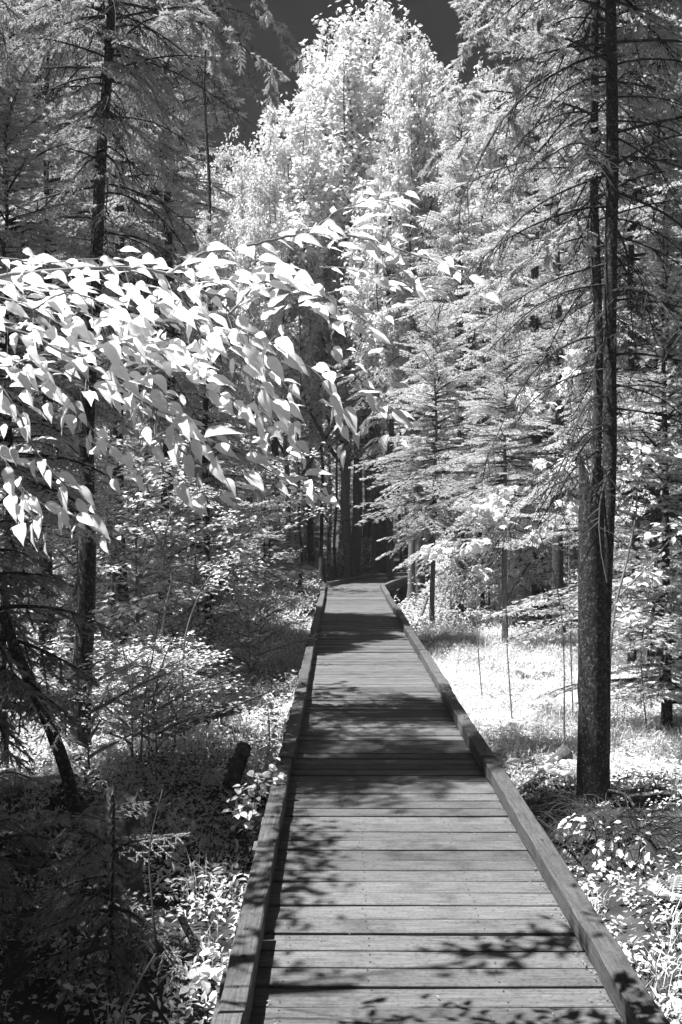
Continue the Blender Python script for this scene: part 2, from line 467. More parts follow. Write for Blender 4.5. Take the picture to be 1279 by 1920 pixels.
def trunk_mesh(name, H, r0, r1, m, seed, lean=(0, 0), sides=14, wob=.03, flare=1.5, knots=0, k=22, top_jag=False, sink=.3, leancap=None):
    rng = np.random.default_rng(seed)
    t = np.linspace(0, 1, k)**1.25; z = -sink+t*(H+sink)
    ph = rng.uniform(0, 6, 4)
    x = lean[0]*np.clip(z, 0, leancap)+wob*np.sin(z*1.1+ph[0])+wob*.4*np.sin(z*2.7+ph[1]); y = lean[1]*np.clip(z, 0, None)+wob*np.sin(z*.9+ph[2])
    x -= x[np.argmin(abs(z))]; y -= y[np.argmin(abs(z))]
    r = r0+(r1-r0)*t; r = r*(1+(flare-1)*np.exp(-np.clip(z+.1, 0, None)/.16))
    pts = np.stack([x, y, z], -1)
    mb = MB(); V, F = tube(pts, r, sides, not top_jag, .035, rng)
    if top_jag:
        ring = V[-sides:]; ring[:, 2] += (np.abs(rng.normal(0, .13, sides))+.13*(np.arange(sides) % 3 == 0))*(1 if name == 'trunk' else .18)
        c = ring.mean(0)-np.array([0, 0, .12]); V = np.vstack([V, c]); n = len(V)-1; b = (k-1)*sides
        mb.add(V, F)
        mb.add(np.vstack([ring, c]), [(i, (i+1) % sides, sides) for i in range(sides)], 1)
        return mb.mesh(name, [m, M_SNAG if name == 'trunk' else m], True), pts
    mb.add(V, F)
    for q in range(knots):
        zz = rng.uniform(.5, H*.8); i = np.searchsorted(z, zz); a = rng.uniform(0, 6.28)
        d = np.array([math.cos(a), math.sin(a), rng.uniform(-.2, .3)]); p = pts[i]+d*r[i]*.8
        mb.add(*tube([p, p+d*rng.uniform(.02, .09)], [r[i]*.16+.003, .003], 5))
    return mb.mesh(name, [m, m], True), pts

def leaf_simple(fold=.14, wid=.29):
    V = np.array([(0, 0, 0), (.42, wid, fold), (1, 0, -.06), (.42, -wid, fold), (.5, 0, 0.)])
    return V, np.array([(0, 4, 1), (4, 2, 1), (0, 3, 4), (4, 3, 2)])
LF4 = leaf_simple()
LF2 = (np.array([(0, 0, 0), (.45, .30, .1), (1, 0, -.05), (.45, -.30, .1)]), np.array([(0, 2, 1), (0, 3, 2)]))

def leaf_near(seed, wid=.27, curl=.25, fold=.10, petiole=.12):
    """ovate pointed leaf of unit length along +X"""
    rng = np.random.default_rng(seed)
    s = np.array([0, .08, .2, .34, .5, .66, .8, .92, 1.0]); n = len(s)
    wd = wid*.76*np.array([.0, .62, .93, 1.0, .86, .58, .30, .10, .0])*(1+rng.normal(0, .05, n))
    z = -curl*s**1.8*rng.uniform(.6, 1.4); y0 = .05*np.sin(s*3)*rng.uniform(-1, 1)
    x = s*(1-.12*curl*s)
    f = fold*rng.uniform(.4, 1.6); V = []
    for i in range(n):
        wv = .018*math.sin(i*2.1+seed)
        V += [(x[i], y0[i]-wd[i], z[i]+f*wd[i]/wid*.9+wv), (x[i], y0[i], z[i]), (x[i], y0[i]+wd[i], z[i]+f*wd[i]/wid*.9-wv)]
    F = []
    for i in range(n-1):
        a, b = i*3, i*3+3
        if i == 0: F += [(1, b, b+1), (1, b+1, b+2)]
        elif i == n-2: F += [(a, b+1, a+1), (a+1, b+1, a+2)]
        else: F += [(a, b, b+1), (a, b+1, a+1), (a+1, b+1, b+2), (a+1, b+2, a+2)]
    V = np.array(V)+np.array([petiole, 0, 0]); mb = MB(); mb.add(V, F)
    mb.add(*tube([(-.02, 0, .02), (petiole*.5, 0, .01), (petiole+.02, 0, 0)], [.010, .008, .007], 3, False), 1)
    mb.add(*tube([V[i*3+1]+(0, 0, -.004) for i in (0, 3, 5, 7)], [.007, .006, .004, .001], 3, False), 0)
    return mb

def maple_leaf(seed, curl=.3):
    rng = np.random.default_rng(seed)
    o = [(0, .05), (-.05, .28), (.12, .30), (.16, .52), (.34, .36), (.50, .46), (.56, .30), (.66, .22), (.72, .10), (1.0, 0)]
    pts = [(x, y) for x, y in o]+[(x, -y) for x, y in o[-2::-1]]
    pts = np.array(pts)*(1+rng.normal(0, .03, (len(pts), 2)))
    r = np.hypot(pts[:, 0]-.3, pts[:, 1]); z = -curl*r**1.6+.03*np.sin(np.arange(len(pts))*2.)
    V = np.vstack([np.column_stack([pts[:, 0]+.25, pts[:, 1], z]), [[.55, 0, .02]]]); n = len(pts)
    F = [(n, i+1, i) for i in range(n-1)]+[(n, 0, n-1)]
    mb = MB(); mb.add(V, F); mb.add(*tube([(-.05, 0, .05), (.27, 0, 0)], [.012, .009], 3, False), 1)
    return mb

# ------------------------------------------------------------------ deciduous trees
def decid_crown(name, seed, H, h0, R, nlimb, leaf, lsize, per, mats, updir=.9, layered=False, twig_n=7, spread=.16):
    rng = np.random.default_rng(seed); wd, lf = MB(), MB(); P_, D_, S_ = [], [], []
    for i in range(nlimb):
        f = (i+.5)/nlimb; h = h0+(H-h0)*f*.93
        prof = math.sin(min(1, (1-f)*1.25)*math.pi/2)*(.6+.4*min(1, f*4))
        L = (R*prof+.25)*rng.uniform(.75, 1.15)
        az = i*2.4+rng.uniform(-.5, .5); up = updir*rng.uniform(.6, 1.3)
        d = nrm([math.cos(az), math.sin(az), up]); b = np.array([0, 0, h])
        t = np.linspace(0, 1, 6)
        path = b+np.outer(t, d)*L*math.sqrt(1+up*up)*.85+np.outer(t**2, [0, 0, .15*L if not layered else -.1*L])+rng.normal(0, .03*L, (6, 3))*t[:, None]
        wd.add(*tube(path, (.012*L+.008)*(1-t)+.003, 4, False))
        for q in range(twig_n):
            u = rng.uniform(.25, 1)*5; k = min(int(u), 4); p = path[k]+(path[k+1]-path[k])*(u-k)
            dd = nrm(d+rng.normal(0, .6, 3)*(1, 1, .25 if layered else .7)); tl = rng.uniform(.25, .55)*(.5+.35*L)
            e = p+dd*tl
            wd.add(*tube([p, (p+e)/2+rng.normal(0, .02, 3), e], [.005, .004, .002], 3, False))
            c = p+(e-p)*rng.uniform(.1, 1.05, per)[:, None]+rng.normal(0, spread, (per, 3))*(1, 1, .22 if layered else .8)
            P_.append(c)
            az2 = rng.uniform(0, 6.28, per)
            el = rng.normal(-.35, .35, per) if not layered else rng.normal(-.15, .2, per)
            D_.append(np.stack([np.cos(az2)*np.cos(el), np.sin(az2)*np.cos(el), np.sin(el)], -1)); S_.append(rng.uniform(.6, 1.2, per)*lsize)
    P_, D_, S_ = map(np.concatenate, (P_, D_, S_))
    up = np.tile([0, 0, 1.], (len(P_), 1))+rng.normal(0, .5 if not layered else .25, (len(P_), 3))
    lf.tile(leaf[0], leaf[1], basis(D_, up)*S_[:, None, None], P_)
    mb = MB(); mb.add(*lf.arrays()[:2]); mb.add(*wd.arrays()[:2], 1)
    return mb.mesh(name, mats)

def spire_crown(name, seed, H, h0, R, nst, mats):
    """steeply forking limbs, each carrying its own narrow spire of leaf tufts"""
    rng = np.random.default_rng(seed); wd, lf = MB(), MB(); C, S = [], []
    for i in range(nst):
        f = (i+.3)/nst; az = i*2.4+rng.uniform(-.5, .5); b = h0+(H*.45-h0)*f
        rr = R*(.15+.85*(1-f))*rng.uniform(.6, 1.1); top = H*(1-.40*(rr/R)**1.6*rng.uniform(.8, 1.15)) if i < nst-1 else H
        t = np.linspace(0, 1, 12); rad = rr*np.clip(t*1.7, 0, 1)**.8
        if i == nst-1: rad = rad*.1
        path = np.stack([np.cos(az)*rad, np.sin(az)*rad, b+(top-b)*t**1.15], -1)+rng.normal(0, .07, (12, 3))*t[:, None]
        wd.add(*tube(path, .05*(1-t)+.008, 5, False))
        ln = top-b; n = int(ln*6.5)
        for q in range(n):
            u = rng.uniform(.22, 1); k = min(int(u*11), 10); p = path[k]+(path[k+1]-path[k])*(u*11-k)
            wdt = (.22+1.15*(1-u)**.6*min(1, u*3))*rng.uniform(.5, 1.15); a2 = rng.uniform(0, 6.28)
            d = nrm([math.cos(a2), math.sin(a2), rng.uniform(.5, 1.6)]); e = p+d*wdt
            wd.add(*tube([p, p+d*wdt*.5+rng.normal(0, .02, 3), e], [.010, .006, .003], 3, False))
            for m in range(max(1, int(wdt/.16))):
                c = p+(e-p)*(m+1)/max(1, int(wdt/.16)); mm = rng.integers(8, 16)
                C.append(c+rng.normal(0, .10, (mm, 3))); S.append(rng.uniform(.12, .21, mm))
    C = np.concatenate(C); S = np.concatenate(S); n = len(C)
    az = rng.uniform(0, 6.28, n); el = rng.normal(-.5, .45, n)
    D = np.stack([np.cos(az)*np.cos(el), np.sin(az)*np.cos(el), np.sin(el)], -1)
    up = np.tile([0, 0, 1.], (n, 1))+rng.normal(0, .5, (n, 3))
    lf.tile(LF2[0], LF2[1], basis(D, up)*S[:, None, None], C)
    print('spire leaves', n)
    mb = MB(); mb.add(*lf.arrays()[:2]); mb.add(*wd.arrays()[:2], 1)
    return mb.mesh(name, mats)

# ------------------------------------------------------------------ crown library
fir_mats = [M_NEEDLE, M_TWIG]; firb_mats = [M_NEEDLE_B, M_TWIG]
CR_FOREST = [fir_crown('fir_crown', 31+i, 13, 4.2+.8*i, 2.1, BR_FOREST, fir_mats, .42, 5) for i in range(3)]
CR_FULL = [fir_crown('fir_crown', 41+i, 9, .8, 2.0, BR_FOREST, firb_mats, .32, 6, -.3, .8, .8, .4) for i in range(2)]
CR_BARE = [fir_crown('young_fir_crown', 55+i, 5.6, 1.9, 1.75, BR_YOUNG, firb_mats, .21, 6, -.22, .75, .8, .42) for i in range(2)]
CR_MID = [fir_crown('fir_crown', 45+i, 9, 2.9, 1.8, BR_FOREST, firb_mats, .32, 6, -.3, .8, .8, .4) for i in range(2)]
CR_YOUNG = [fir_crown('young_fir_crown', 51+i, 4.6, .35, 1.5, BR_YOUNG, firb_mats, .23, 5, -.15, .75, .85, .42) for i in range(2)]
CR_DEC = [spire_crown('leafy_crown', 61+i, 16, 3.0, 3.0, 15, [M_LEAF, M_TWIG]) for i in range(3)]
CR_SAP = [decid_crown('sapling_crown', 71+i, 3.4, .7, 1.0, 15, LF4, .085, 11, [M_LEAF, M_TWIG_L], .5, True, 6, .09) for i in range(3)]
CR_BUSH = [decid_crown('shrub_crown', 81+i, 1.3, .15, .6, 11, LF4, .07, 10, [M_HERB, M_TWIG_L], .7, True, 5, .08) for i in range(2)]
def lib_trunk(H, r, m, seed, **k): return trunk_mesh('trunk', H, r, r*.12, m, seed, **k)[0]
TK_FOREST = [lib_trunk(13, .15, M_BARK, 91+i, knots=14, sides=10) for i in range(3)]
TK_FULL = [lib_trunk(9, .10, M_BARK, 95, sides=8)]
TK_YOUNG = [lib_trunk(4.55, .045, M_BARK, 96, sides=8, wob=.012)]
TK_DEC = [lib_trunk(15, .14, M_BARK_L, 97+i, sides=9, wob=.08) for i in range(2)]
TK_SAP = [lib_trunk(3.3, .022, M_BARK_L, 99+i, sides=7, wob=.05) for i in range(3)]
TK_BUSH = [lib_trunk(1.2, .012, M_BARK_L, 103, sides=5, wob=.03)]

def tree(name, x, y, crown, trunk, s=1., label='', cat='tree', group=None, rz=None, sxy=None, lean=(0, 0), rng=RNG):
    r = ob(name, None, None, (x, y, gh(x, y)), (lean[1], lean[0], rng.uniform(0, 6.28) if rz is None else rz), (sxy or s, sxy or s, s))
    tag(r, label, cat, group)
    ob('trunk', trunk, r); ob('crown', crown, r)
    return r
pick = lambda L, i: L[i % len(L)]

# ------------------------------------------------------------------ bare lower limbs of the big conifers
BARE = []
def bare_limb(seed, L=1.3, droop=.35, rise=.1, foliage=False):
    rng = np.random.default_rng(seed); mb = MB(); k = 10; t = np.linspace(0, 1, k); ph = rng.uniform(0, 6, 3)
    path = np.stack([L*t, .07*L*np.sin(t*4+ph[0])*t, L*(rise*t-droop*t*t)+.02*np.sin(t*9+ph[1])*t], -1)
    mb.add(*tube(path, .010*(1-t)+.0025, 5, False), 1)
    tips = []
    def side_twigs(path, L, depth, r):
        n = int(L/(.085 if depth == 0 else .09))
        for q in range(n):
            u = rng.uniform(.12, 1)*(len(path)-1); i = min(int(u), len(path)-2); p = path[i]+(path[i+1]-path[i])*(u-i); d = nrm(path[i+1]-path[i])
            sd = nrm(np.cross([0, 0, 1], d))*rng.choice([-1, 1])
            d2 = nrm(d*rng.uniform(.3, .9)+sd*rng.uniform(.4, 1)+np.array([0, 0, rng.uniform(-.75, .15)]))
            tl = rng.uniform(.3, .8)*(.45 if depth == 0 else .2)*min(1, L)
            tt = np.linspace(0, 1, 4)
            pp = p+np.outer(tt, d2)*tl+np.outer(tt**2, [0, 0, -.25*tl])+rng.normal(0, .012, (4, 3))*tt[:, None]
            mb.add(*tube(pp, r*(1-tt)+.0012, 3, False), 1)
            tips.append((pp, d2))
            if depth == 0 and rng.random() < .75: side_twigs(pp, tl*1.6, 1, r*.6)
    side_twigs(path, L, 0, .0045)
    if foliage:
        pos, dr = [], []
        for pp, d2 in tips:
            if pp[0][0] < L*.55: continue
            for a, b in zip(pp[:-1], pp[1:]):
                for u in (0, .5):
                    pos.append(a+(b-a)*u); dd = nrm(b-a); dr.append(dd)
                    sd = nrm(np.cross([0, 0, 1], dd))
                    for sg in (1, -1): pos.append(a+(b-a)*u); dr.append(dd*.8+sg*sd*.7)
        if pos:
            pos, dr = np.array(pos), np.array(dr)
            mb.tile(*SH_FINE, basis(dr, np.tile([0, 0, 1.], (len(pos), 1))+rng.normal(0, .2, (len(pos), 3)))*.062, pos, 0)
    return mb.mesh('branch', [M_NEEDLE_B, M_TWIG])
BARE = [bare_limb(200+i, 1.45, .35+.13*i) for i in range(4)]
BARE_F = [bare_limb(210+i, 1.5, .25+.08*i, .15, True) for i in range(3)]

def limbs(root, pts, rad, h0, h1, n, meshes, seed, smin=.6, smax=1.1, el=(-.1, .15)):
    rng = np.random.default_rng(seed)
    for i in range(n):
        h = h0+(h1-h0)*(i+rng.uniform(0, .8))/n; k = int(np.argmin(abs(pts[:, 2]-h)))
        ob('branch', pick(meshes, int(rng.integers(9))), root, (pts[k][0], pts[k][1], h), (0, -rng.uniform(*el), rng.uniform(0, 6.28)), rng.uniform(smin, smax))

# right-hand twin tree with a broken snag at its foot
def big_tree(name, px, z, H, r0, r1, lean, seed, label, bare_rng, nb, foliage, nf, crown, s=(1., 1., 1.), wob=.03, leancap=None):
    x = X_at(px, z); root = tag(ob(name, None, None, (x, z, gh(x, z))), label, 'tree')
    me, pts = trunk_mesh('trunk', H, r0, r1, M_BARK, seed, lean, 18, wob, 1.4, 30, 40, leancap=leancap)
    ob('trunk', me, root)
    limbs(root, pts, r0, *bare_rng, nb, BARE, seed+1, .55, 1.05, (-.25, .1))
    limbs(root, pts, r0, *foliage, nf, BARE_F, seed+2, .7, 1.15, (-.1, .2))
    if crown:
        k = int(np.argmin(abs(pts[:, 2]-(H*.7))))
        ob('crown', crown, root, (pts[k][0]*.8, pts[k][1], 0), (0, 0, seed), s)
    return root
CR_BIG = fir_crown('fir_crown', 35, 12.2, 6.0, 1.8, BR_FOREST, fir_mats, .4, 6)
big_tree('fir_tree', 1126, 7.25, 12, .060, .02, (.034, 0), 301, 'dark lichen spotted fir with bare drooping limbs, directly behind the broken snag', (2.3, 6.0), 46, (4.4, 6.5), 10, CR_BIG, (1, 1, 1), .012, 2.4)
big_tree('fir_tree', 1108, 8.8, 11.5, .052, .02, (.004, 0), 305, 'slimmer dark fir trunk just left behind the lichen spotted fir', (2.2, 6.5), 30, (4.6, 7), 8, CR_BIG, (.93, .93, .93), .02)
big_tree('fir_tree', 150, 8.35, 9.8, .088, .012, (.038, 0), 311, 'tall dark fir with bare dead limbs rising above the left leafy boughs', (3.2, 7.0), 56, (4.8, 7), 10, CR_BIG, (.58, .58, .86))
def snag():
    x = X_at(1112, 7.0)
    me, pts = trunk_mesh('trunk', 2.28, .112, .088, M_BARK, 321, (-.010, 0), 20, .01, 1.25, 10, 24, True)
    o = ob('broken_snag', me, None, (x, 7.0, gh(x, 7.0))); tag(o, 'thick dead trunk broken off at eye height in front of the right firs', 'tree trunk')
snag()

# ------------------------------------------------------------------ named trunks along the walk
def named(px, base_py, wpx, H, label, crown, cs=1., lean=(0, 0), m=M_BARK, name='fir_tree', z=None, seed=1, bare=0, wob=.04, crown_rz=0):
    z = z or F_PX*(CAM_H+.38)/(base_py-VY); x = X_at(px, z); r = wpx/F_PX*z/2
    root = tag(ob(name, None, None, (x, z, gh(x, z))), label, 'tree')
    me, pts = trunk_mesh('trunk', H, r*1.0, r*.25, m, seed, lean, 12, wob, 1.35, 8, 26)
    ob('trunk', me, root)
    if crown: 
        k = int(np.argmin(abs(pts[:, 2]-H*.6))); ob('crown', crown, root, (pts[k][0], pts[k][1], 0), (0, 0, crown_rz+seed), (cs*.9, cs*.9, H/13*1.0 if H > 8 else cs))
    if bare: limbs(root, pts, r, 2.0, 6.5, bare, BARE, seed+5, .5, .9, (-.3, .1))
    return root
named(668, 0, 21, 14, 'straight dark trunk left of the leaning one beyond the walk bend', CR_FOREST[0], 1, z=31, seed=401, bare=8)
named(716, 0, 26, 14, 'thick dark trunk leaning left just beyond the walk bend', CR_FOREST[1], 1, (-.05, 0), z=31.5, seed=402, bare=6)
named(724, 0, 14, 14, 'upright trunk partly hidden behind the thick leaning trunk', CR_FOREST[2], 1, z=34, seed=403, bare=6)
named(735, 1113, 14, 13, 'slim trunk standing right against the inner corner of the walk', CR_FOREST[0], .9, z=25.4, seed=404, bare=6)
named(771, 1117, 15, 13, 'paler trunk between the walk corner and the maple sapling', CR_FOREST[1], .9, m=M_BARK_L, z=24.6, seed=405, bare=6)
named(630, 0, 6, 10, 'thin pole of a tree left of the straight trunk beyond the bend', None, z=32, seed=408, bare=10)
for q, (px_, z_, w_) in enumerate([(600, 33, 8), (645, 38, 7), (692, 36, 7), (703, 29.5, 10), (752, 33, 6), (617, 44, 9), (790, 30, 8)]):
    named(px_, 0, w_, 11, ['slim dark pole tree left of the thin pole beyond the bend', 'thin far trunk between the thin pole and the straight dark trunk', 'thin trunk between the straight trunk and the leaning trunk', 'dark trunk close against the left side of the leaning trunk',
        'thin trunk between the two walk corner trunks', 'far dim trunk left of the straight dark trunk', 'dim trunk behind the low maple sapling'][q], None, z=z_, seed=430+q, bare=8)
named(396, 1250, 15, 9, 'lone dark trunk in the left undergrowth halfway to the bend', CR_FULL[0], .8, seed=409, bare=8)
named(905, 1150, 9, 9, 'thin dark trunk behind the slim pale leaning trunk', None, seed=410, bare=12)
named(562, 1105, 8, 9, 'thin dark trunk beside the left kerb near the bend', None, seed=411, bare=12)
named(277, 1120, 22, 11, 'dark straight trunk deep in the shaded wood on the left', CR_FOREST[2], .9, seed=412, bare=8)
named(212, 1110, 15, 11, 'narrow dark trunk left of the deep shaded straight trunk', CR_FOREST[1], .9, seed=413, bare=8)
named(345, 1150, 10, 9, 'short visible dark trunk left of the lone trunk in the undergrowth', None, seed=414, bare=8)
named(12, 0, 36, 1.15, 'blackish leaning stub of a trunk cut by the lower left corner of the picture', None, z=3.75, seed=415, wob=.02, lean=(-.22, 0))
named(1185, 0, 16, 12, 'dark trunk in the dense growth right of the twin firs', CR_FOREST[0], .95, z=13, seed=416, bare=12)

# ------------------------------------------------------------------ conifers that show as crowns
def fir(px, z, H, lib, tl, h_lib, label, group=None, sx=1., lean=(0, 0), dy=0):
    x = X_at(px, z); s = H/h_lib; return tree('young_fir' if lib is CR_YOUNG else 'fir_tree', x, z, pick(lib, int(px)), pick(tl, int(px)), s, label, 'tree', group, sxy=s*sx, lean=lean)
def pale_fir(px, base, top, w, label, seed, lean, ci, sx=1., m=M_BARK_L):
    z = F_PX*(CAM_H+.38)/(base-VY); x = X_at(px, z); H = CAM_H+.38+(VY-top)/F_PX*z
    root = tag(ob('fir_tree', None, None, (x, z, gh(x, z))), label, 'tree')
    me, pts = trunk_mesh('trunk', H*.98, w/F_PX*z/2, .008, m, seed, lean, 10, .03, 1.3, 10, 24); ob('trunk', me, root)
    limbs(root, pts, .05, 1.0, 2.6, 8, BARE, seed+3, .3, .6, (-.2, .2))
    k = int(np.argmin(abs(pts[:, 2]-H*.6))); ob('crown', CR_BARE[ci], root, (pts[k][0], pts[k][1], 0), (0, 0, seed), (sx*H/5.6, sx*H/5.6, H/5.6))
pale_fir(946, 1222, 600, 13, 'young white fir with a pointed tip and slim pale leaning trunk behind the clearing', 421, (.02, 0), 0)
pale_fir(811, 1186, 575, 11, 'bright bushy fir on a slender pale trunk overhanging the right side of the walk', 422, (0, 0), 1, .95)
fir(1035, 19, 6.4, CR_YOUNG, TK_YOUNG, 4.6, 'pale fir behind the pointed young white fir', sx=1.1)
fir(1250, 9.5, 5.2, CR_YOUNG, TK_YOUNG, 4.6, 'pale fir at the right edge behind the twin firs', sx=1.1)
fir(865, 21, 11.2, CR_FULL, TK_FULL, 9, 'tall full fir rising above the bright bushy fir', sx=.95)
fir(1010, 19, 13.5, CR_FULL, TK_FULL, 9, 'very tall full fir between the leafy trees and the twin firs', sx=.9)
fir(1230, 13, 10.5, CR_FULL, TK_FULL, 9, 'tall fir filling the upper right corner')
pale_fir(10, 1478, 100, 14, 'sunlit spruce at the left edge above the leafy boughs', 424, (0, 0), 1, .8, M_BARK)
fir(90, 12.5, 9.0, CR_MID, TK_FULL, 9, 'pale full fir behind the tall dark fir on the left')
fir(310, 15.5, 11.0, CR_MID, TK_FULL, 9, 'wide full fir right behind the bare limbs of the left fir', sx=1.0)
fir(20, 16, 14, CR_MID, TK_FULL, 9, 'high fir crown in the upper left corner', sx=.8)
fir(440, 21, 4.2, CR_YOUNG, TK_YOUNG, 4.6, 'small shaded fir left of the walk behind the boughs', sx=1.2)
fir(385, 17.5, 3.8, CR_YOUNG, TK_YOUNG, 4.6, 'spreading young fir in the left wood', sx=1.3)

# tall leafy trees ahead
for k, (px, z, top, sx) in enumerate([(655, 32, 0, 1.08), (705, 34, -20, 1.05), (785, 25, 60, .72), (535, 31, 190, .8), (640, 42, 60, .8), (850, 33, 120, .8), (475, 26, 262, .7), (435, 30, 240, .7), (910, 30, 120, .7)]):
    H = CAM_H+.38+(VY-top)/F_PX*z; x = X_at(px, z)
    lab = ['tall bright leafy tree at the centre of the skyline', 'tallest leafy tree, its tip cut by the top of the picture', 'loose leafy tree with visible limbs right of the tallest one',
           'bright leafy tree with narrow spires beside the dark sky gap', 'leafy tree behind the bright spires at the centre', 'darker leafy tree right of the skyline centre',
           'low leafy tree under the dark sky gap on the left', 'leafy tree touching the left edge of the sky gap', 'leafy tree half hidden by the firs on the right'][k]
    tree('leafy_tree', x, z, pick(CR_DEC, k), pick(TK_DEC, k), H/16.1, lab, 'tree', None, sxy=sx*H/16)

ANCH = [(668, 31, 'the straight dark trunk beyond the bend'), (716, 31, 'the thick leaning trunk beyond the bend'), (735, 25, 'the slim trunk at the walk corner'), (771, 25, 'the paler trunk beside the walk corner'),
        (811, 17, 'the slender trunk of the bushy fir'), (946, 15, 'the pale leaning trunk of the pointed fir'), (396, 13, 'the lone dark trunk on the left'), (905, 20, 'the thin trunk behind the clearing'),
        (562, 27, 'the thin trunk near the left kerb'), (277, 25, 'the deep shaded straight trunk'), (212, 26, 'the narrow dark trunk on the left'), (150, 8, 'the tall dark left fir'), (1112, 7, 'the broken snag'),
        (1190, 13, 'the dark trunk right of the twin firs'), (1262, 10, 'the wide shrub at the right edge'), (1040, 9, 'the maple sapling beside the snag'), (320, 9, 'the crooked pale sapling'), (470, 9, 'the sapling reaching toward the kerb'),
        (612, 28, 'the ragged stump at the bend'), (60, 6, 'the dark stem leaning left'), (630, 32, 'the thin pole beyond the bend'), (850, 11, 'the low maple sapling'), (30, 7, 'the sunlit spruce at the left edge')]
USED = set()
def landmark(desc, x, y, generic, h=1.0):
    px = VX+x/y*F_PX
    if not -20 < px < 1300: return generic
    for d, a, z, t in sorted((abs(px-a)+abs(y-z)*4, a, z, t) for a, z, t in ANCH)[:7]:
        if abs(px-a) > 95: continue
        side = 'far behind' if y > z+9 else ('behind' if y > z+.8 else ('in front of' if y < z-.8 else 'beside'))
        rel = side if abs(px-a) < 14 else ('left of and '+side if px < a else 'right of and '+side)
        lab = desc+' '+rel+' '+t
        if len(lab.split()) <= 16 and lab not in USED: USED.add(lab); return lab
    return generic

# ------------------------------------------------------------------ forest behind
def clear_of_walk(x, y, r=1.0):
    if y < 24: return abs(x-.32) > .9+r
    cx = .4+(y-24)*.55 if y < 33 else 99
    return abs(x-cx) > 1.2+r
rf = np.random.default_rng(77)
cnt = 0
while cnt < 150:
    y = rf.uniform(15, 75); x = rf.uniform(-.45, .45)*y*1.0
    if y < 32 and abs(x) < 3.0+.02*y: continue
    px = VX+x/y*F_PX
    if not clear_of_walk(x, y, .6): continue
    H = rf.uniform(11, 15)
    lim = CAM_H+.4+(VY-(260 if 380 < px < 900 else 20))/F_PX*y
    if H > lim:
        if lim < 7: continue
        H = lim*rf.uniform(.85, 1)
    side = 'left' if px < 560 else ('right' if px > 760 else 'mid')
    lab = {'left': 'one of the crowded dark firs deep in the left wood', 'right': 'one of the crowded firs deep in the right wood',
           'mid': 'one of the distant firs crowding beyond the walk bend'}[side]
    tree('fir_tree', x, y, pick(CR_FOREST, cnt), pick(TK_FOREST, cnt), H/13, landmark('dark fir', x, y, lab), 'tree', 'firs deep in the wood on the '+side if side != 'mid' else 'distant firs beyond the walk bend', rng=rf)
    cnt += 1
cnt = 0
while cnt < 46:
    y = rf.uniform(27, 60) if cnt % 2 else rf.uniform(13, 30); x = rf.uniform(-.42, .42)*y
    if not clear_of_walk(x, y, 1.3) or (y < 34 and abs(x-.6) < 2.4): continue
    if 0 < x < 5 and y < 17: continue
    if abs(VX+x/y*F_PX-700) < 95 and y < 42: continue
    s = rf.uniform(.5, 1.1)
    tree('young_fir', x, y, pick(CR_YOUNG, cnt), TK_YOUNG[0], s, landmark('young fir', x, y, 'one of the young firs growing between the far trunks'), 'tree', 'young firs between the far trunks', sxy=s*1.15, rng=rf)
    cnt += 1

for i, (x, y, H, sx) in enumerate([(-3.5, 6.5, 12.5, .82), (-5.3, 4.2, 10, .85), (-4.7, 5.7, 9.5, .8), (-6.0, 2.4, 10, .9), (-5.2, .6, 10, .8), (-6.1, 3.2, 12, 1.1), (-7.4, 6.0, 13, 1.05), (-8.6, 4.6, 13.5, 1.1), (-6.5, 10.2, 12.5, 1.0), (-9, 8.5, 13, 1.1), (-8.2, 1.8, 12.5, 1.1), (-5.2, 12.2, 12, 1.0), (-3.2, 14.4, 12.5, .9)]):  # added so their crowns shade the left ground and the deck
    tree('fir_tree', x, y, pick(CR_FOREST, i), pick(TK_FOREST, i), H/13, 'one of the tall firs added off the left edge to shade the walk', 'tree', 'tall firs added off the left edge', sxy=sx)

for k in range(44):
    y = rf.uniform(36, 58); px = rf.uniform(540, 860); x = (px-VX)/F_PX*y
    if not clear_of_walk(x, y, .4) and y < 34: continue
    s = rf.uniform(1.2, 2.3) if k % 3 else rf.uniform(.7, 1.2)
    tree('leafy_sapling' if k % 3 else 'young_fir', x, y, pick(CR_SAP if k % 3 else CR_YOUNG, k), pick(TK_SAP if k % 3 else TK_YOUNG, k), s, landmark('dim sapling', x, y, 'one of the dim saplings seen between the far trunks beyond the bend'), 'sapling', 'dim saplings beyond the bend', sxy=s*1.3, rng=rf)

# ------------------------------------------------------------------ saplings and shrubs of the understory
cnt = 0
while cnt < 70:
    y = rf.uniform(8.5, 40); x = rf.uniform(-.40, .40)*y
    if not clear_of_walk(x, y, 1.0): continue
    if .8 < x < 5.2 and y < 17: continue
    if 590 < VX+x/y*F_PX < 800 and y < 38: continue
    if x < 0 and y < 10 and x > -2.2: continue
    s = rf.uniform(.6, 1.15)*(1 if y < 20 else 1.3)
    left = x < 0
    tree('leafy_sapling', x, y, pick(CR_SAP, cnt), pick(TK_SAP, cnt), s, landmark('thin sapling with layered leaves', x, y, 'one of the thin saplings with layered leaves in the %s wood' % ('left' if left else 'right')), 'sapling',
         'layered saplings in the %s wood' % ('left' if left else 'right'), sxy=s*1.15, rng=rf)
    cnt += 1
cnt = 0
while cnt < 90:
    y = rf.uniform(6, 45); x = rf.uniform(-.42, .42)*y
    if not clear_of_walk(x, y, .75): continue
    if .8 < x < 4.2 and y < 15.5: continue
    s = rf.uniform(.45, 1.0)
    left = x < 0
    tree('leafy_shrub', x, y, pick(CR_BUSH, cnt), TK_BUSH[0], s, landmark('low leafy shrub', x, y, 'one of the low leafy shrubs scattered over the %s forest floor' % ('left' if left else 'right')), 'shrub',
         'low shrubs on the %s forest floor' % ('left' if left else 'right'), sxy=s*1.2, rng=rf)
    cnt += 1

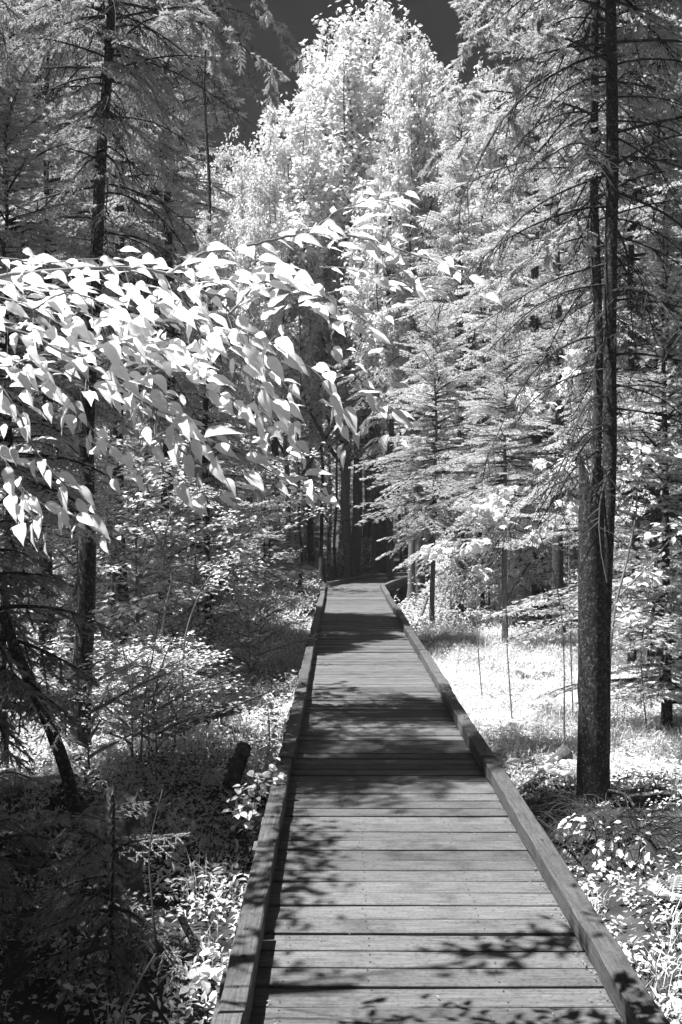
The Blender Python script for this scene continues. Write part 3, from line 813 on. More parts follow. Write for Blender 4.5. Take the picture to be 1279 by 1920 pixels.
for k in range(26):
    y = rf.uniform(7.6, 21); x = -.85-abs(rf.normal(0, 1.1))-.02*y
    s = rf.uniform(.4, .75)
    tree('leafy_shrub', x, y, pick(CR_BUSH, k), TK_BUSH[0], s, landmark('pale leafy bush', x, y, 'one of the pale leafy bushes lining the left side of the boardwalk'), 'shrub', 'pale bushes along the left of the boardwalk', sxy=s*1.35, rng=rf)

# ------------------------------------------------------------------ ground cover
def herb_tpl(seed, n, r, h, ls, tpl, lanceo=False):
    rng = np.random.default_rng(seed); mb = MB(); a = rng.uniform(0, 6.28, n); rr = r*np.sqrt(rng.uniform(0, 1, n)); z = h*rng.uniform(.25, 1, n)*(1-.35*(rr/r)**2)
    p = np.stack([rr*np.cos(a), rr*np.sin(a), z], -1); a2 = a+rng.normal(0, .8, n); el = rng.normal(-.1, .35, n)
    d = np.stack([np.cos(a2)*np.cos(el), np.sin(a2)*np.cos(el), np.sin(el)], -1)
    up = np.tile([0, 0, 1.], (n, 1))+rng.normal(0, .35, (n, 3))
    B = basis(d, up)*(ls*rng.uniform(.6, 1.25, n))[:, None, None]
    if lanceo: B = B*np.array([1, .45, 1])[None, None, :]
    mb.tile(*tpl, B, p)
    for i in range(max(1, n//5)):
        q = p[i]; mb.add(*tube([(q[0]*.2, q[1]*.2, -.02), q], [.0025, .0015], 3, False), 1)
    return mb.arrays()
def grass_tpl(seed, n, h):
    rng = np.random.default_rng(seed); V, F = [], []
    for i in range(n):
        a = rng.uniform(0, 6.28); c, s = math.cos(a), math.sin(a); hh = h*rng.uniform(.5, 1.1); o = rng.normal(0, .03, 2); b = rng.uniform(.3, .8)*hh; wv = .0017
        k = len(V)
        V += [(o[0]-s*wv, o[1]+c*wv, -.02), (o[0]+s*wv, o[1]-c*wv, -.02), (o[0]+c*b*.3-s*wv, o[1]+s*b*.3+c*wv, hh*.65), (o[0]+c*b*.3+s*wv, o[1]+s*b*.3-c*wv, hh*.65), (o[0]+c*b, o[1]+s*b, hh)]
        F += [(k, k+1, k+3), (k, k+3, k+2), (k+2, k+3, k+4)]
    return np.array(V), np.array(F), np.zeros(len(F), int)
def fern_tpl(seed, n=6, L=.38):
    rng = np.random.default_rng(seed); mb = MB()
    for i in range(n):
        a = i*6.28/n+rng.uniform(-.3, .3); t = np.linspace(.12, 1, 15)
        x = L*t*(.55+.35*(1-t)); z = L*(.9*t-.62*t*t); px = np.stack([np.cos(a)*x, np.sin(a)*x, z], -1)
        for sg in (1, -1):
            wl = .11*L/.38*np.sin(np.clip(t*1.05, 0, 1)*math.pi)**.7+.008
            d = np.stack([-np.sin(a)*sg*np.ones(15), np.cos(a)*sg*np.ones(15), -.25*np.ones(15)], -1)+np.array([math.cos(a), math.sin(a), 0])*.35
            B = basis(nrm(d), np.tile([0, 0, 1.], (15, 1)))*wl[:, None, None]; B = B*np.array([1, .55, 1])[None, None, :]
            mb.tile(*LF2, B, px)
        mb.add(*tube(px[::7], [.003, .002, .001], 3, False), 1)
    return mb.arrays()
HERBS = [herb_tpl(501, 20, .10, .12, .038, LF2), herb_tpl(502, 18, .09, .17, .034, LF2), herb_tpl(503, 20, .12, .09, .045, LF2), herb_tpl(504, 12, .07, .22, .042, LF4), herb_tpl(505, 16, .09, .24, .06, LF2, True)]
GRASS = [grass_tpl(511, 16, .17), grass_tpl(512, 12, .23)]
FERNS = [fern_tpl(521), fern_tpl(522, 7, .3)]

def scatter(name, x0, x1, y0, y1, dens, kinds, seed, smin=.7, smax=1.3, keep=None, far_grow=0.0, flat=False):
    rng = np.random.default_rng(seed); n = int((x1-x0)*(y1-y0)*dens)
    x = rng.uniform(x0, x1, n); y = rng.uniform(y0, y1, n)
    ok = (x < -.43) | (x > 1.09)
    ok &= (np.abs(x) < y*.42+.5)
    # patchy
    pt = np.sin(x*2.3+1)*np.sin(y*1.7)+.5*np.sin(x*5+y*3); ok &= (rng.uniform(-2.4, 1.0, n) < pt) | flat
    if keep is not None: ok &= keep(x, y, rng)
    x, y = x[ok], y[ok]; n = len(x); z = gh(x, y)-.01
    k = rng.integers(0, len(kinds), n); s = rng.uniform(smin, smax, n)*(1+far_grow*(y-y0)/(y1-y0)); mb = MB()
    for i, (V, F, M) in enumerate(kinds):
        sel = k == i
        if not sel.any(): continue
        R = rotz(rng.uniform(0, 6.28, sel.sum()))*s[sel][:, None, None]; T = np.stack([x[sel], y[sel], z[sel]], -1)
        for m in (0, 1):
            q = M == m
            if q.any():
                us, inv = np.unique(F[q], return_inverse=True); mb.tile(V[us], inv.reshape(-1, 3), R, T, m)
    return tag(ob(name, mb.mesh(name, [M_HERB, M_TWIG])), kind='stuff')
def dark_hole(x, y, rng):
    d1 = ((x-1.85)/.8)**2+((y-6.3)/1.05)**2
    d2 = ((x+1.9)/.9)**2+((y-4.4)/.8)**2
    d3 = ((x+2.6)/1.2)**2+((y-8.3)/.7)**2
    return (rng.random(len(x)) < np.clip(d1-.25, .05, 1)) & (rng.random(len(x)) < np.clip(d2, .2, 1)) & (rng.random(len(x)) < np.clip(d3, .2, 1))
scatter('ground_cover', 1.05, 6.2, 3.0, 9, 150, HERBS, 601, .6, 1.1, dark_hole)
scatter('ground_cover', 1.05, 6.5, 7.5, 16.5, 260, HERBS[:3], 602, .55, .95, flat=True)
scatter('ground_cover', 1.05, 8, 9, 17, 45, HERBS, 612, .8, 1.3)
scatter('ground_cover', -5, -.4, 2.8, 9, 120, HERBS, 603, .6, 1.15, dark_hole)
scatter('ground_cover', -3.5, -.4, 7.5, 19, 90, HERBS[:3], 613, .8, 1.2)
scatter('ground_cover', -8, -.4, 9, 17, 80, HERBS, 604, .8, 1.4)
scatter('ground_cover', -16, 16, 17, 40, 26, HERBS, 605, 1.2, 2.2, lambda x, y, r: (x < -.6) | (x > 1.3+np.clip(y-23, 0, 99)*.9))
scatter('grass', 1.1, 6.5, 8, 17, 55, GRASS, 616, .8, 1.3)
scatter('grass', -4.5, 6, 2.8, 16, 12, GRASS, 606, .7, 1.3, dark_hole)
rfn = np.random.default_rng(9)
FERN_ME = [to_mesh('fern_fronds', V, F, [M_HERB, M_TWIG], M) for V, F, M in FERNS]
for i in range(44):
    sd = rfn.choice([-1, 1]); y = rfn.uniform(3.6, 16); x = .32+sd*rfn.uniform(1.0, 1.2+.32*y)
    tag(ob('fern', FERN_ME[i % 2], None, (x, y, gh(x, y)), (0, 0, rfn.uniform(0, 6)), rfn.uniform(.7, 1.3)), landmark('fern', x, y, 'one of the ferns among the low plants %s of the boardwalk' % ('left' if sd < 0 else 'right')), 'fern', 'ferns %s of the boardwalk' % ('left' if sd < 0 else 'right'))

# ------------------------------------------------------------------ leafy boughs hanging over the walk from the left
BLEAF = [leaf_near(700+i, .225+.02*(i % 3), .08+.11*(i % 4), .06+.05*(i % 3)).mesh('leaf', [M_BEECH, M_TWIG_L], True) for i in range(8)]
BLEAF_MB = [leaf_near(700+i, .27, .3).arrays() for i in range(3)]
def build_boughs():
    rng = np.random.default_rng(31); tx, tz = -2.35, 3.3
    root = tag(ob('beech_tree', None, None, (0, 0, 0)), 'broad leaved tree whose bright leafy boughs reach in from the left edge', 'tree')
    tp = np.array([(tx, tz, -.7), (tx+.02, tz, .8), (tx-.03, tz+.02, 2.2), (tx, tz, 3.6), (tx+.05, tz, 5.2)])
    ob('trunk', (lambda m: (m.add(*tube(smooth_path(tp, 20), np.linspace(.085, .03, 20), 12)), m.mesh('trunk', M_BARK_L, True))[1])(MB()), root)
    # paths: photo pixel x, y and distance
    paths = [
        ([(-520, 700, 3.3), (-200, 575, 3.1), (0, 517, 3.0), (150, 505, 2.95), (270, 503, 2.95), (320, 515, 2.95), (380, 545, 2.95), (450, 600, 2.95), (520, 655, 2.95), (575, 690, 3.0), (620, 735, 3.0), (645, 800, 3.0)], .013, .055, 1.0),
        ([(315, 513, 2.95), (380, 478, 3.0), (440, 465, 3.05), (520, 452, 3.1), (640, 442, 3.15), (700, 452, 3.2), (760, 475, 3.2), (820, 495, 3.2), (890, 528, 3.2)], .006, .06, 1.0),
        ([(-480, 720, 3.3), (-200, 590, 2.9), (0, 605, 2.8), (70, 628, 2.8), (150, 670, 2.8), (220, 715, 2.8), (280, 755, 2.8), (340, 780, 2.85), (410, 815, 2.9), (480, 865, 2.95), (560, 905, 3.0), (600, 925, 3.0)], .010, .058, 1.0),
        ([(-450, 800, 3.2), (-150, 690, 2.9), (0, 735, 2.8), (30, 780, 2.8), (60, 850, 2.8), (110, 910, 2.8), (185, 975, 2.8)], .007, .06, 1.0),
        ([(560, 446, 3.1), (600, 415, 3.15), (640, 385, 3.2), (700, 372, 3.2), (750, 385, 3.2)], .0035, .05, .95),
        ([(430, 590, 2.95), (500, 530, 3.05), (560, 560, 3.1), (630, 600, 3.1), (700, 650, 3.15)], .0035, .055, .9),
        ([(600, 715, 3.0), (650, 700, 3.05), (700, 745, 3.1), (745, 785, 3.1)], .003, .05, .85),
        ([(600, 500, 3.3), (660, 510, 3.3), (720, 530, 3.3), (800, 540, 3.3)], .003, .055, .85),
        ([(-200, 585, 3.2), (0, 560, 3.2), (90, 575, 3.15), (180, 590, 3.1), (260, 620, 3.1), (340, 640, 3.1), (400, 690, 3.1), (440, 750, 3.1)], .006, .055, 1.0),
        ([(-150, 500, 3.3), (0, 480, 3.2), (80, 487, 3.2), (180, 480, 3.2), (260, 478, 3.2)], .004, .06, .9),
        ([(-150, 650, 3.1), (0, 665, 3.0), (80, 700, 3.0), (150, 760, 3.0), (190, 820, 3.0), (250, 860, 3.0)], .006, .055, .95),
        ([(150, 670, 2.8), (220, 640, 2.9), (300, 690, 2.9), (380, 730, 3.0), (470, 760, 3.0), (560, 830, 3.0)], .004, .055, .9),
        ([(320, 530, 3.1), (370, 600, 3.2), (450, 640, 3.2), (520, 700, 3.2), (560, 750, 3.2)], .004, .055, .95),
        ([(280, 757, 2.85), (330, 830, 2.9), (380, 870, 2.9), (430, 890, 2.9)], .003, .045, .9),
        ([(-100, 800, 2.9), (0, 850, 2.9), (60, 930, 2.9), (120, 960, 2.95), (170, 990, 3.0)], .004, .055, .95),
        ([(-150, 560, 3.0), (0, 540, 2.95), (90, 545, 2.95), (180, 575, 2.95), (250, 640, 2.95), (300, 720, 3.0)], .005, .05, 1.05),
        ([(-100, 690, 3.0), (20, 690, 2.95), (110, 660, 2.95), (200, 690, 2.95), (300, 760, 3.0), (360, 830, 3.0)], .004, .05, 1.0),
        ([(330, 500, 3.05), (420, 520, 3.05), (520, 500, 3.1), (600, 540, 3.1), (690, 600, 3.15)], .0035, .05, 1.0),
        ([(200, 500, 2.9), (260, 560, 2.9), (350, 590, 2.9), (430, 660, 2.95), (500, 740, 3.0), (560, 790, 3.0)], .0035, .05, 1.0),
        ([(60, 580, 2.7), (120, 540, 2.75), (200, 560, 2.8), (260, 590, 2.8), (330, 600, 2.85)], .003, .05, 1.0),
    ]
    count = 0; rest = MB()
    for pi, (pp, r0, sp, ls) in enumerate(paths):
        W = np.array([P(*q) for q in pp]); S = smooth_path(W, 12*len(W)); S += np.cumsum(rng.normal(0, .0012, S.shape), 0)
        mb = MB(); mb.add(*tube(S, np.linspace(r0, .0018, len(S)), 6)); 
        br = ob('branch', mb.mesh('branch', M_TWIG_L, True), root); tw_mb = MB()
        s = np.concatenate([[0], np.cumsum(np.linalg.norm(np.diff(S, axis=0), axis=1))])
        pos = sp*.5; sd = 1
        vis0 = s[np.argmax(S[:, 0] > X_at(-60, 2.9))]
        pos = max(pos, vis0)
        while pos < s[-1]:
            i = min(np.searchsorted(s, pos), len(S)-1); d = nrm(S[min(i+1, len(S)-1)]-S[i-1]); sd = -sd
            side = nrm(np.cross([0, 0, 1.], d))
            for rep in range(rng.integers(2, 4)):
                a = rng.uniform(.25, 1.15); dn = rng.uniform(-.1, .8)*(1 if rng.random() < .7 else 1.5)
                base = S[i].copy()
                if rep:  # short side shoot
                    base = base+(side*-sd*rng.uniform(.02, .14)+np.array([0, 0, rng.uniform(-.09, .03)])+d*.03)
                    if rng.random() < .6: tw_mb.add(*tube([S[i], base], [.0016, .001], 3, False))
                dd = nrm(d*math.cos(a)+side*sd*(1 if not rep else -1)*math.sin(a)*.8+np.array([0, 0, -dn]))
                ln = .104*ls*rng.uniform(.5, 1.1)*(1 if pos < s[-1]-.08 else .75)
                up = nrm(np.array([-.4+rng.normal(0, .26), -.6+rng.normal(0, .26), .8+rng.normal(0, .2)])); dd = nrm(dd-up*np.dot(dd, up)*rng.uniform(.6, 1))
                B = basis(dd, up); 
                if count < 298:
                    from mathutils import Matrix
                    o = ob('leaf', BLEAF[rng.integers(8)], br)
                    M4 = np.eye(4); M4[:3, :3] = B*ln; M4[:3, 3] = base
                    o.matrix_local = Matrix(M4.tolist())
                else:
                    V, F, M = BLEAF_MB[rng.integers(3)]; rest.add(base+(V@B.T)*ln, F)
                count += 1
            pos += sp*.82*rng.uniform(.7, 1.25)
        if tw_mb.V: ob('twigs', tw_mb.mesh('twigs', M_TWIG_L), br)['kind'] = 'stuff'
    for bp, nl in (([(tx, tz, 3.7), (-1.7, 3.45, 4.0), (-1.25, 3.6, 4.1), (-.85, 3.78, 4.0)], 110), ([(tx, tz, 3.9), (-2.35, 3.9, 4.5), (-2.35, 4.4, 4.8), (-2.3, 5.1, 4.8)], 290),
                   ([(tx, tz, 3.6), (-2.25, 3.35, 4.2), (-2.1, 3.5, 4.4)], 60)):  # extra boughs above the view, added to throw leaf shadows on the deck
        S = smooth_path(bp, 24); mb = MB(); mb.add(*tube(S, np.linspace(.012, .002, 24), 5)); ob('branch', mb.mesh('branch', M_TWIG_L, True), root)
        for q in range(nl):
            c = S[rng.integers(15 if nl == 110 else 8, 24)]+rng.normal(0, 1, 3)*(.09, .08, .06); a = rng.uniform(0, 6.28); B = basis(np.array([math.cos(a), math.sin(a), -.15]), np.array([0, 0, 1.])+rng.normal(0, .3, 3))
            V, F, M = BLEAF_MB[rng.integers(3)]; rest.add(c+(V@B.T)*.085, F)
    if rest.V: tag(ob('leaves', rest.mesh('leaves', M_BEECH, True), root), kind='stuff')
    print('bough leaves', count)
build_boughs()

# ------------------------------------------------------------------ saplings and shrubs whose single leaves show
MAPLE = [maple_leaf(720+i, .25+.15*i).mesh('leaf', [M_LEAF, M_TWIG_L]) for i in range(3)]
def oval_lp(seed, wid):
    mb = MB(); V = np.array([(0, 0, 0), (.25, wid*.85, .05), (.6, wid*.8, .03), (1, 0, -.14), (.6, -wid*.8, .03), (.25, -wid*.85, .05), (.25, 0, 0), (.6, 0, -.03)])
    mb.add(V+np.array([.1, 0, 0]), [(0, 6, 1), (1, 6, 7), (1, 7, 2), (2, 7, 3), (0, 5, 6), (5, 4, 7), (5, 7, 6), (4, 3, 7)]); mb.add(*tube([(-.02, 0, .01), (.12, 0, 0)], [.012, .01], 3, False), 1)
    return mb
OVAL = [oval_lp(i, .33+.05*i).mesh('leaf', [M_LEAF, M_TWIG_L]) for i in range(3)]
def leafy(name, label, stems, clusters, leaves, lsize, seed, flat=.35, cat='sapling', mwood=None, r0=.008, drop=.35):
    """stems: pixel paths (px, py, z); clusters: (stem index, px, py, z, spread in pixels x, y, number of leaves)"""
    from mathutils import Matrix
    rng = np.random.default_rng(seed); mwood = mwood or M_TWIG_L
    b = P(*stems[0][0]); base = np.array([b[0], b[1], float(gh(b[0], b[1]))])
    root = tag(ob(name, None, None, base), label, cat); parts = []; SS = []
    for k, st in enumerate(stems):
        W = np.array([P(*q) for q in st])-base
        if k == 0: W[0][2] = -.05
        S = smooth_path(W, 8*len(W)) if len(W) > 2 else np.linspace(W[0], W[-1], 8)
        mb = MB(); mb.add(*tube(S, np.linspace(r0 if k == 0 else r0*.55, .003, len(S)), 7, True, .04, rng))
        parts.append(ob('stem' if k == 0 else 'branch', mb.mesh('stem', mwood, True), root)); SS.append(S)
    for (si, px, py, z, sx, sy, n) in clusters:
        c = P(px, py, z)-base; par = parts[si]; S = SS[si]; near = S[np.argmin(np.linalg.norm(S-c, axis=1))]
        mb = MB(); tw = []
        for q in range(max(2, n//7)):
            e = c+np.array([rng.normal(0, sx), rng.normal(0, (sx+sy)*.4), rng.normal(0, sy)])*z/F_PX*.8
            mid = (near+e)/2+np.array([0, 0, .12*np.linalg.norm(e-near)]); tw.append((mid, e)); mb.add(*tube([near, mid, e], [.004, .003, .0015], 4, False))
        ob('twig', mb.mesh('twig', mwood), par if si == 0 else root)
        for q in range(n):
            m, e = tw[rng.integers(len(tw))]; p = m+(e-m)*rng.uniform(.2, 1.05)+rng.normal(0, .02, 3)+np.array([rng.normal(0, sx), 0, rng.normal(0, sy)])*z/F_PX*.35
            d = nrm((e-m)*np.array([1, 1, 0]))+rng.normal(0, .9, 3)*(1, 1, 0)+np.array([0, 0, -drop*rng.uniform(.2, 1.8)]); up = np.array([rng.normal(0, flat)-.2, rng.normal(0, flat)-.25, 1])
            M4 = np.eye(4); M4[:3, :3] = basis(d, up)*lsize*rng.uniform(.65, 1.15); M4[:3, 3] = p
            ob('leaf', leaves[rng.integers(3)], par).matrix_local = Matrix(M4.tolist())
    return root
leafy('maple_sapling', 'young maple with a bright leaf cluster in front of the pointed young fir', [[(962, 1200, 9.6), (950, 1110, 9.5), (958, 1010, 9.4), (945, 930, 9.3)], [(955, 1020, 9.4), (920, 960, 9.3), (905, 940, 9.2)]],
      [(0, 955, 925, 9.3, 22, 14, 26), (1, 905, 950, 9.2, 20, 16, 20), (0, 930, 975, 9.2, 14, 10, 10)], MAPLE, .105, 801, .5, drop=.9)
leafy('maple_sapling', 'low maple sapling leaning towards the walk with pale leaves', [[(905, 1160, 11), (900, 1090, 10.9), (912, 1040, 10.8), (880, 1020, 10.7)], [(900, 1090, 10.9), (860, 1050, 10.6), (815, 1030, 10.4)]],
      [(1, 820, 1030, 10.4, 20, 10, 22), (1, 870, 1015, 10.6, 20, 12, 20), (0, 905, 1075, 10.8, 12, 14, 14), (0, 885, 1010, 10.7, 12, 8, 8)], MAPLE, .115, 802, .5, drop=.9)
leafy('maple_sapling', 'maple sapling with leaves clustered against the left side of the snag', [[(1060, 1200, 8.3), (1040, 1080, 8.2), (1010, 980, 8.1), (1040, 880, 8.0)], [(1012, 985, 8.1), (1060, 940, 8.0), (1085, 900, 7.8)]],
      [(0, 1045, 875, 8.0, 24, 12, 24), (1, 1070, 945, 7.9, 20, 22, 18), (1, 1120, 880, 8.1, 14, 10, 8), (0, 1000, 1000, 8.1, 22, 16, 12)], MAPLE, .095, 803, .5, drop=.9)
leafy('maple_sapling', 'taller maple sapling whose pale leaves show just left of the twin firs', [[(1075, 1230, 10.2), (1068, 1000, 10.1), (1075, 850, 10), (1060, 660, 9.9)], [(1072, 800, 10), (1010, 750, 9.8), (975, 740, 9.7)]],
      [(0, 1070, 720, 9.9, 16, 40, 30), (1, 985, 745, 9.7, 22, 14, 20), (1, 1030, 745, 9.8, 18, 14, 14), (0, 1060, 650, 9.9, 18, 16, 12)], MAPLE, .12, 804, .5, drop=.9)
leafy('leafy_shrub', 'broad leaved shrub with several pale stems beside the large left trunk', [[(262, 1425, 7.9), (272, 1310, 7.9), (290, 1210, 7.8), (300, 1150, 7.8)], [(285, 1320, 7.85), (310, 1230, 7.8), (350, 1150, 7.8), (402, 1070, 7.7)], [(268, 1360, 7.9), (240, 1270, 7.9), (225, 1180, 8)]],
      [(0, 265, 1135, 7.9, 38, 14, 36), (0, 300, 1200, 7.8, 40, 16, 40), (0, 270, 1265, 7.7, 50, 14, 46), (2, 225, 1160, 8, 26, 20, 30), (1, 310, 1130, 7.9, 30, 18, 28), (2, 220, 1320, 7.8, 30, 20, 24)], OVAL, .085, 805, .35, 'shrub', None, .011, .2)
leafy('leafy_sapling', 'crooked pale sapling with layered leaves between the left trunks', [[(285, 1300, 9.4), (312, 1130, 9.3), (322, 1080, 9.3), (306, 1030, 9.3), (320, 960, 9.3), (303, 870, 9.3), (302, 790, 9.3)], [(310, 1040, 9.3), (270, 960, 9.3), (240, 900, 9.3)], [(318, 970, 9.3), (360, 930, 9.2), (400, 915, 9.2)]],
      [(0, 320, 880, 9.3, 36, 16, 36), (2, 380, 920, 9.2, 44, 12, 40), (1, 250, 950, 9.3, 36, 20, 34), (0, 300, 820, 9.3, 40, 16, 24), (2, 400, 985, 9.2, 36, 14, 34), (1, 215, 1000, 9.3, 30, 16, 24)], OVAL, .075, 806, .35, r0=.018, drop=.2)
leafy('leafy_sapling', 'pale leafed sapling reaching toward the left kerb with flat sprays', [[(345, 1260, 8.9), (360, 1150, 8.8), (400, 1070, 8.8), (470, 990, 8.7), (530, 900, 8.7)], [(400, 1070, 8.8), (460, 1060, 8.7), (540, 1050, 8.7)]],
      [(1, 500, 1045, 8.7, 44, 9, 46), (0, 450, 1010, 8.7, 40, 12, 38), (1, 430, 1065, 8.8, 36, 12, 30), (0, 540, 930, 8.7, 36, 14, 34), (0, 500, 975, 8.7, 34, 10, 24), (1, 520, 1080, 8.7, 22, 8, 14)], OVAL, .07, 807, .3, r0=.012, drop=.15)
leafy('leafy_sapling', 'curved pale sapling just right of the twin firs', [[(1140, 1260, 8.3), (1156, 1130, 8.3), (1178, 1040, 8.3), (1194, 950, 8.3), (1186, 840, 8.3), (1176, 760, 8.3)], [(1160, 1120, 8.3), (1215, 1060, 8.2), (1262, 1005, 8.1)]],
      [(0, 1210, 900, 8.2, 34, 20, 30), (1, 1240, 985, 8.1, 30, 20, 30), (0, 1225, 850, 8.2, 30, 18, 26), (1, 1225, 1080, 8.2, 34, 24, 36), (1, 1195, 1160, 8.2, 30, 20, 24), (0, 1170, 880, 8.3, 18, 18, 12)], OVAL, .085, 808, .4, r0=.017, drop=.35)
leafy('leafy_shrub', 'wide leafy shrub at the right edge behind the curved sapling', [[(1215, 1260, 9.2), (1205, 1180, 9.2), (1220, 1100, 9.2)], [(1240, 1270, 9), (1256, 1180, 9), (1262, 1090, 9)]],
      [(0, 1210, 1130, 9.2, 36, 26, 40), (1, 1255, 1150, 9, 26, 30, 40), (1, 1265, 1230, 9, 20, 20, 24), (0, 1200, 1040, 9.2, 30, 24, 30), (1, 1262, 1050, 9, 20, 24, 26)], OVAL, .085, 809, .4, 'shrub', None, .010, .3)
leafy('leafy_shrub', 'small herb like bush with large leaves against the left kerb in the foreground', [[(400, 1870, 3.9), (405, 1840, 3.9), (398, 1800, 3.9)]],
      [(0, 400, 1815, 3.9, 26, 22, 30), (0, 375, 1850, 3.9, 20, 20, 16)], OVAL, .06, 810, .4, 'shrub', None, .004, .3)
leafy('leafy_shrub', 'sunlit herb bush leaning on the left kerb before its second joint', [[(480, 1560, 5.9), (478, 1500, 5.9), (482, 1460, 5.9)]],
      [(0, 485, 1480, 5.9, 22, 22, 46), (0, 450, 1520, 5.9, 30, 20, 46)], OVAL, .055, 811, .4, 'shrub', None, .004, .3)
leafy('leafy_shrub', 'shaded herb bush beside the left kerb near the dark mossy log', [[(505, 1480, 6.9), (500, 1430, 6.9), (505, 1390, 6.9)]],
      [(0, 500, 1410, 6.9, 20, 22, 40), (0, 522, 1350, 7.4, 14, 16, 24)], OVAL, .055, 812, .4, 'shrub', None, .004, .3)

# ------------------------------------------------------------------ hanging conifer boughs at the left edge
def hang_tree(label, px, z, H, h0, R, per, dh, seed, name='hemlock_tree', r=.03, arc=None):
    x = X_at(px, z); root = tag(ob(name, None, None, (x, z, gh(x, z))), label, 'tree')
    ob('trunk', trunk_mesh('trunk', H, r, .006, M_BARK, seed, (0, 0), 9, .015, 1.3, 4, 14)[0], root)
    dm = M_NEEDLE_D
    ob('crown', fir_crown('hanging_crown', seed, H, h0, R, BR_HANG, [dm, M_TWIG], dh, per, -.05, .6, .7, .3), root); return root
hang_tree('small hemlock with drooping feathery boughs at the left edge beyond the leaning stem', -45, 5.9, 2.0, .95, .95, 6, .2, 831)
hang_tree('dim little hemlock sapling in the shade low on the left', 205, 4.4, .85, .2, .42, 5, .14, 832, 'hemlock_sapling', .008)
hang_tree('feathery shaded fir sapling at the lower left edge', -10, 4.7, .95, .2, .5, 5, .15, 833, 'hemlock_sapling', .010)

# ------------------------------------------------------------------ logs, stumps, sticks
def stick(name, label, cat, pts, r0, r1, m, seed, sides=9, jit=.06, n=18, extra=None):
    rng = np.random.default_rng(seed); W = np.array([P(*q) for q in pts]); base = W[0].copy(); S = smooth_path(W-base, n) if len(W) > 2 else np.linspace(W[0]-base, W[-1]-base, n)
    mb = MB(); mb.add(*tube(S, np.linspace(r0, r1, n), sides, True, jit, rng))
    if extra:
        for q in range(extra):
            i = rng.integers(2, n-1); d = nrm(rng.normal(0, 1, 3)+(0, 0, .3)); mb.add(*tube([S[i], S[i]+d*r0*3, S[i]+d*r0*6+rng.normal(0, .02, 3)], [r0*.25, r0*.15, r0*.08], 4))
    return tag(ob(name, mb.mesh(name, m, True), None, base), label, cat)
stick('dead_tree', 'dark bare stem leaning left out of the undergrowth on the left', 'dead tree', [(170, 1670, 5.5), (150, 1560, 5.55), (122, 1440, 5.6), (80, 1330, 5.65), (32, 1225, 5.7), (5, 1150, 5.75)], .042, .03, M_BARK, 841, 12, .04, 26, 5)
stick('fallen_log', 'dark log lying in the herbs at the left edge', 'log', [(-80, 1680, 5.2), (20, 1625, 5.5), (150, 1575, 5.8)], .06, .045, M_MOSS, 842, 12, .08)
stick('fallen_branch', 'pale broken branch lying across the left edge', 'branch', [(-60, 1610, 4.7), (10, 1660, 4.7), (62, 1700, 4.7)], .022, .014, M_TWIG_L, 843)
stick('mossy_log', 'mossy log end rising from the dark hollow by the left kerb', 'log', [(432, 1475, 7.2), (444, 1440, 7.3), (458, 1400, 7.45)], .06, .055, M_MOSS, 844, 14, .07)
stick('fallen_log', 'dark fallen log in the hollow left of the walk', 'log', [(290, 1400, 9.0), (370, 1345, 9.4), (450, 1325, 9.6)], .08, .06, M_MOSS, 845, 12, .07, 18, 5)
stick('arched_stick', 'thin dark stick arching over the lower left corner', 'stick', [(150, 1790, 4.0), (200, 1775, 4.0), (250, 1830, 3.95), (325, 1935, 3.9)], .011, .006, M_TWIG, 846, 6)
stick('pale_stick', 'thin pale stick standing in the dark lower left corner', 'stick', [(218, 1930, 3.8), (250, 1860, 3.8), (292, 1788, 3.8)], .006, .004, M_TWIG_L, 847, 6)
stick('bare_twig', 'upright dark twig beside the dim little sapling', 'stick', [(305, 1900, 4.1), (286, 1700, 4.2), (280, 1600, 4.3), (305, 1480, 4.4)], .007, .003, M_TWIG, 848, 6, .05, 18, 6)
stick('broken_branch', 'short dark branch stub pointing at the left kerb', 'branch', [(340, 1720, 4.6), (362, 1765, 4.5), (385, 1800, 4.4)], .02, .012, M_BARK, 849, 8)
stick('split_log', 'weathered split log leaning beside the broken snag', 'log', [(955, 1492, 7.4), (1005, 1465, 7.6), (1040, 1430, 7.8), (1062, 1408, 7.9)], .022, .055, M_SNAG, 850, 10, .14)
stick('leaning_pole', 'short thin pole leaning in the sunny clearing by the right kerb', 'stick', [(787, 1165, 18.4), (795, 1140, 18.5), (802, 1118, 18.6)], .03, .03, M_BARK_L, 851, 7)
stick('fallen_log', 'log lying beside the far kerb behind the walk corner trunks', 'log', [(745, 1118, 26.5), (770, 1100, 27), (790, 1085, 28)], .13, .11, M_BARK_L, 852, 8)
stick('arched_stick', 'dark root like stick arching out of the brush below the snag', 'stick', [(1140, 1482, 6.9), (1175, 1492, 6.8), (1198, 1540, 6.7), (1214, 1600, 6.6)], .012, .008, M_BARK, 853, 7)
stick('fallen_branch', 'dark bare branch lying right of the brush mound', 'branch', [(1330, 1480, 7.2), (1250, 1462, 7.4), (1190, 1455, 7.5), (1140, 1470, 7.4)], .014, .006, M_TWIG, 854, 6, .05, 18, 12)
stick('fallen_branch', 'dark branch lying between the right kerb and the brush mound', 'branch', [(985, 1520, 6.4), (1040, 1560, 6.2), (1110, 1640, 5.8)], .014, .008, M_BARK, 855, 7, .05, 18, 8)
stick('bare_twig', 'thin leafless shoot in the clearing right of the snag', 'stick', [(1150, 1430, 7.9), (1158, 1330, 7.9), (1168, 1220, 8)], .004, .002, M_TWIG_L, 856, 5, .05, 14, 3)
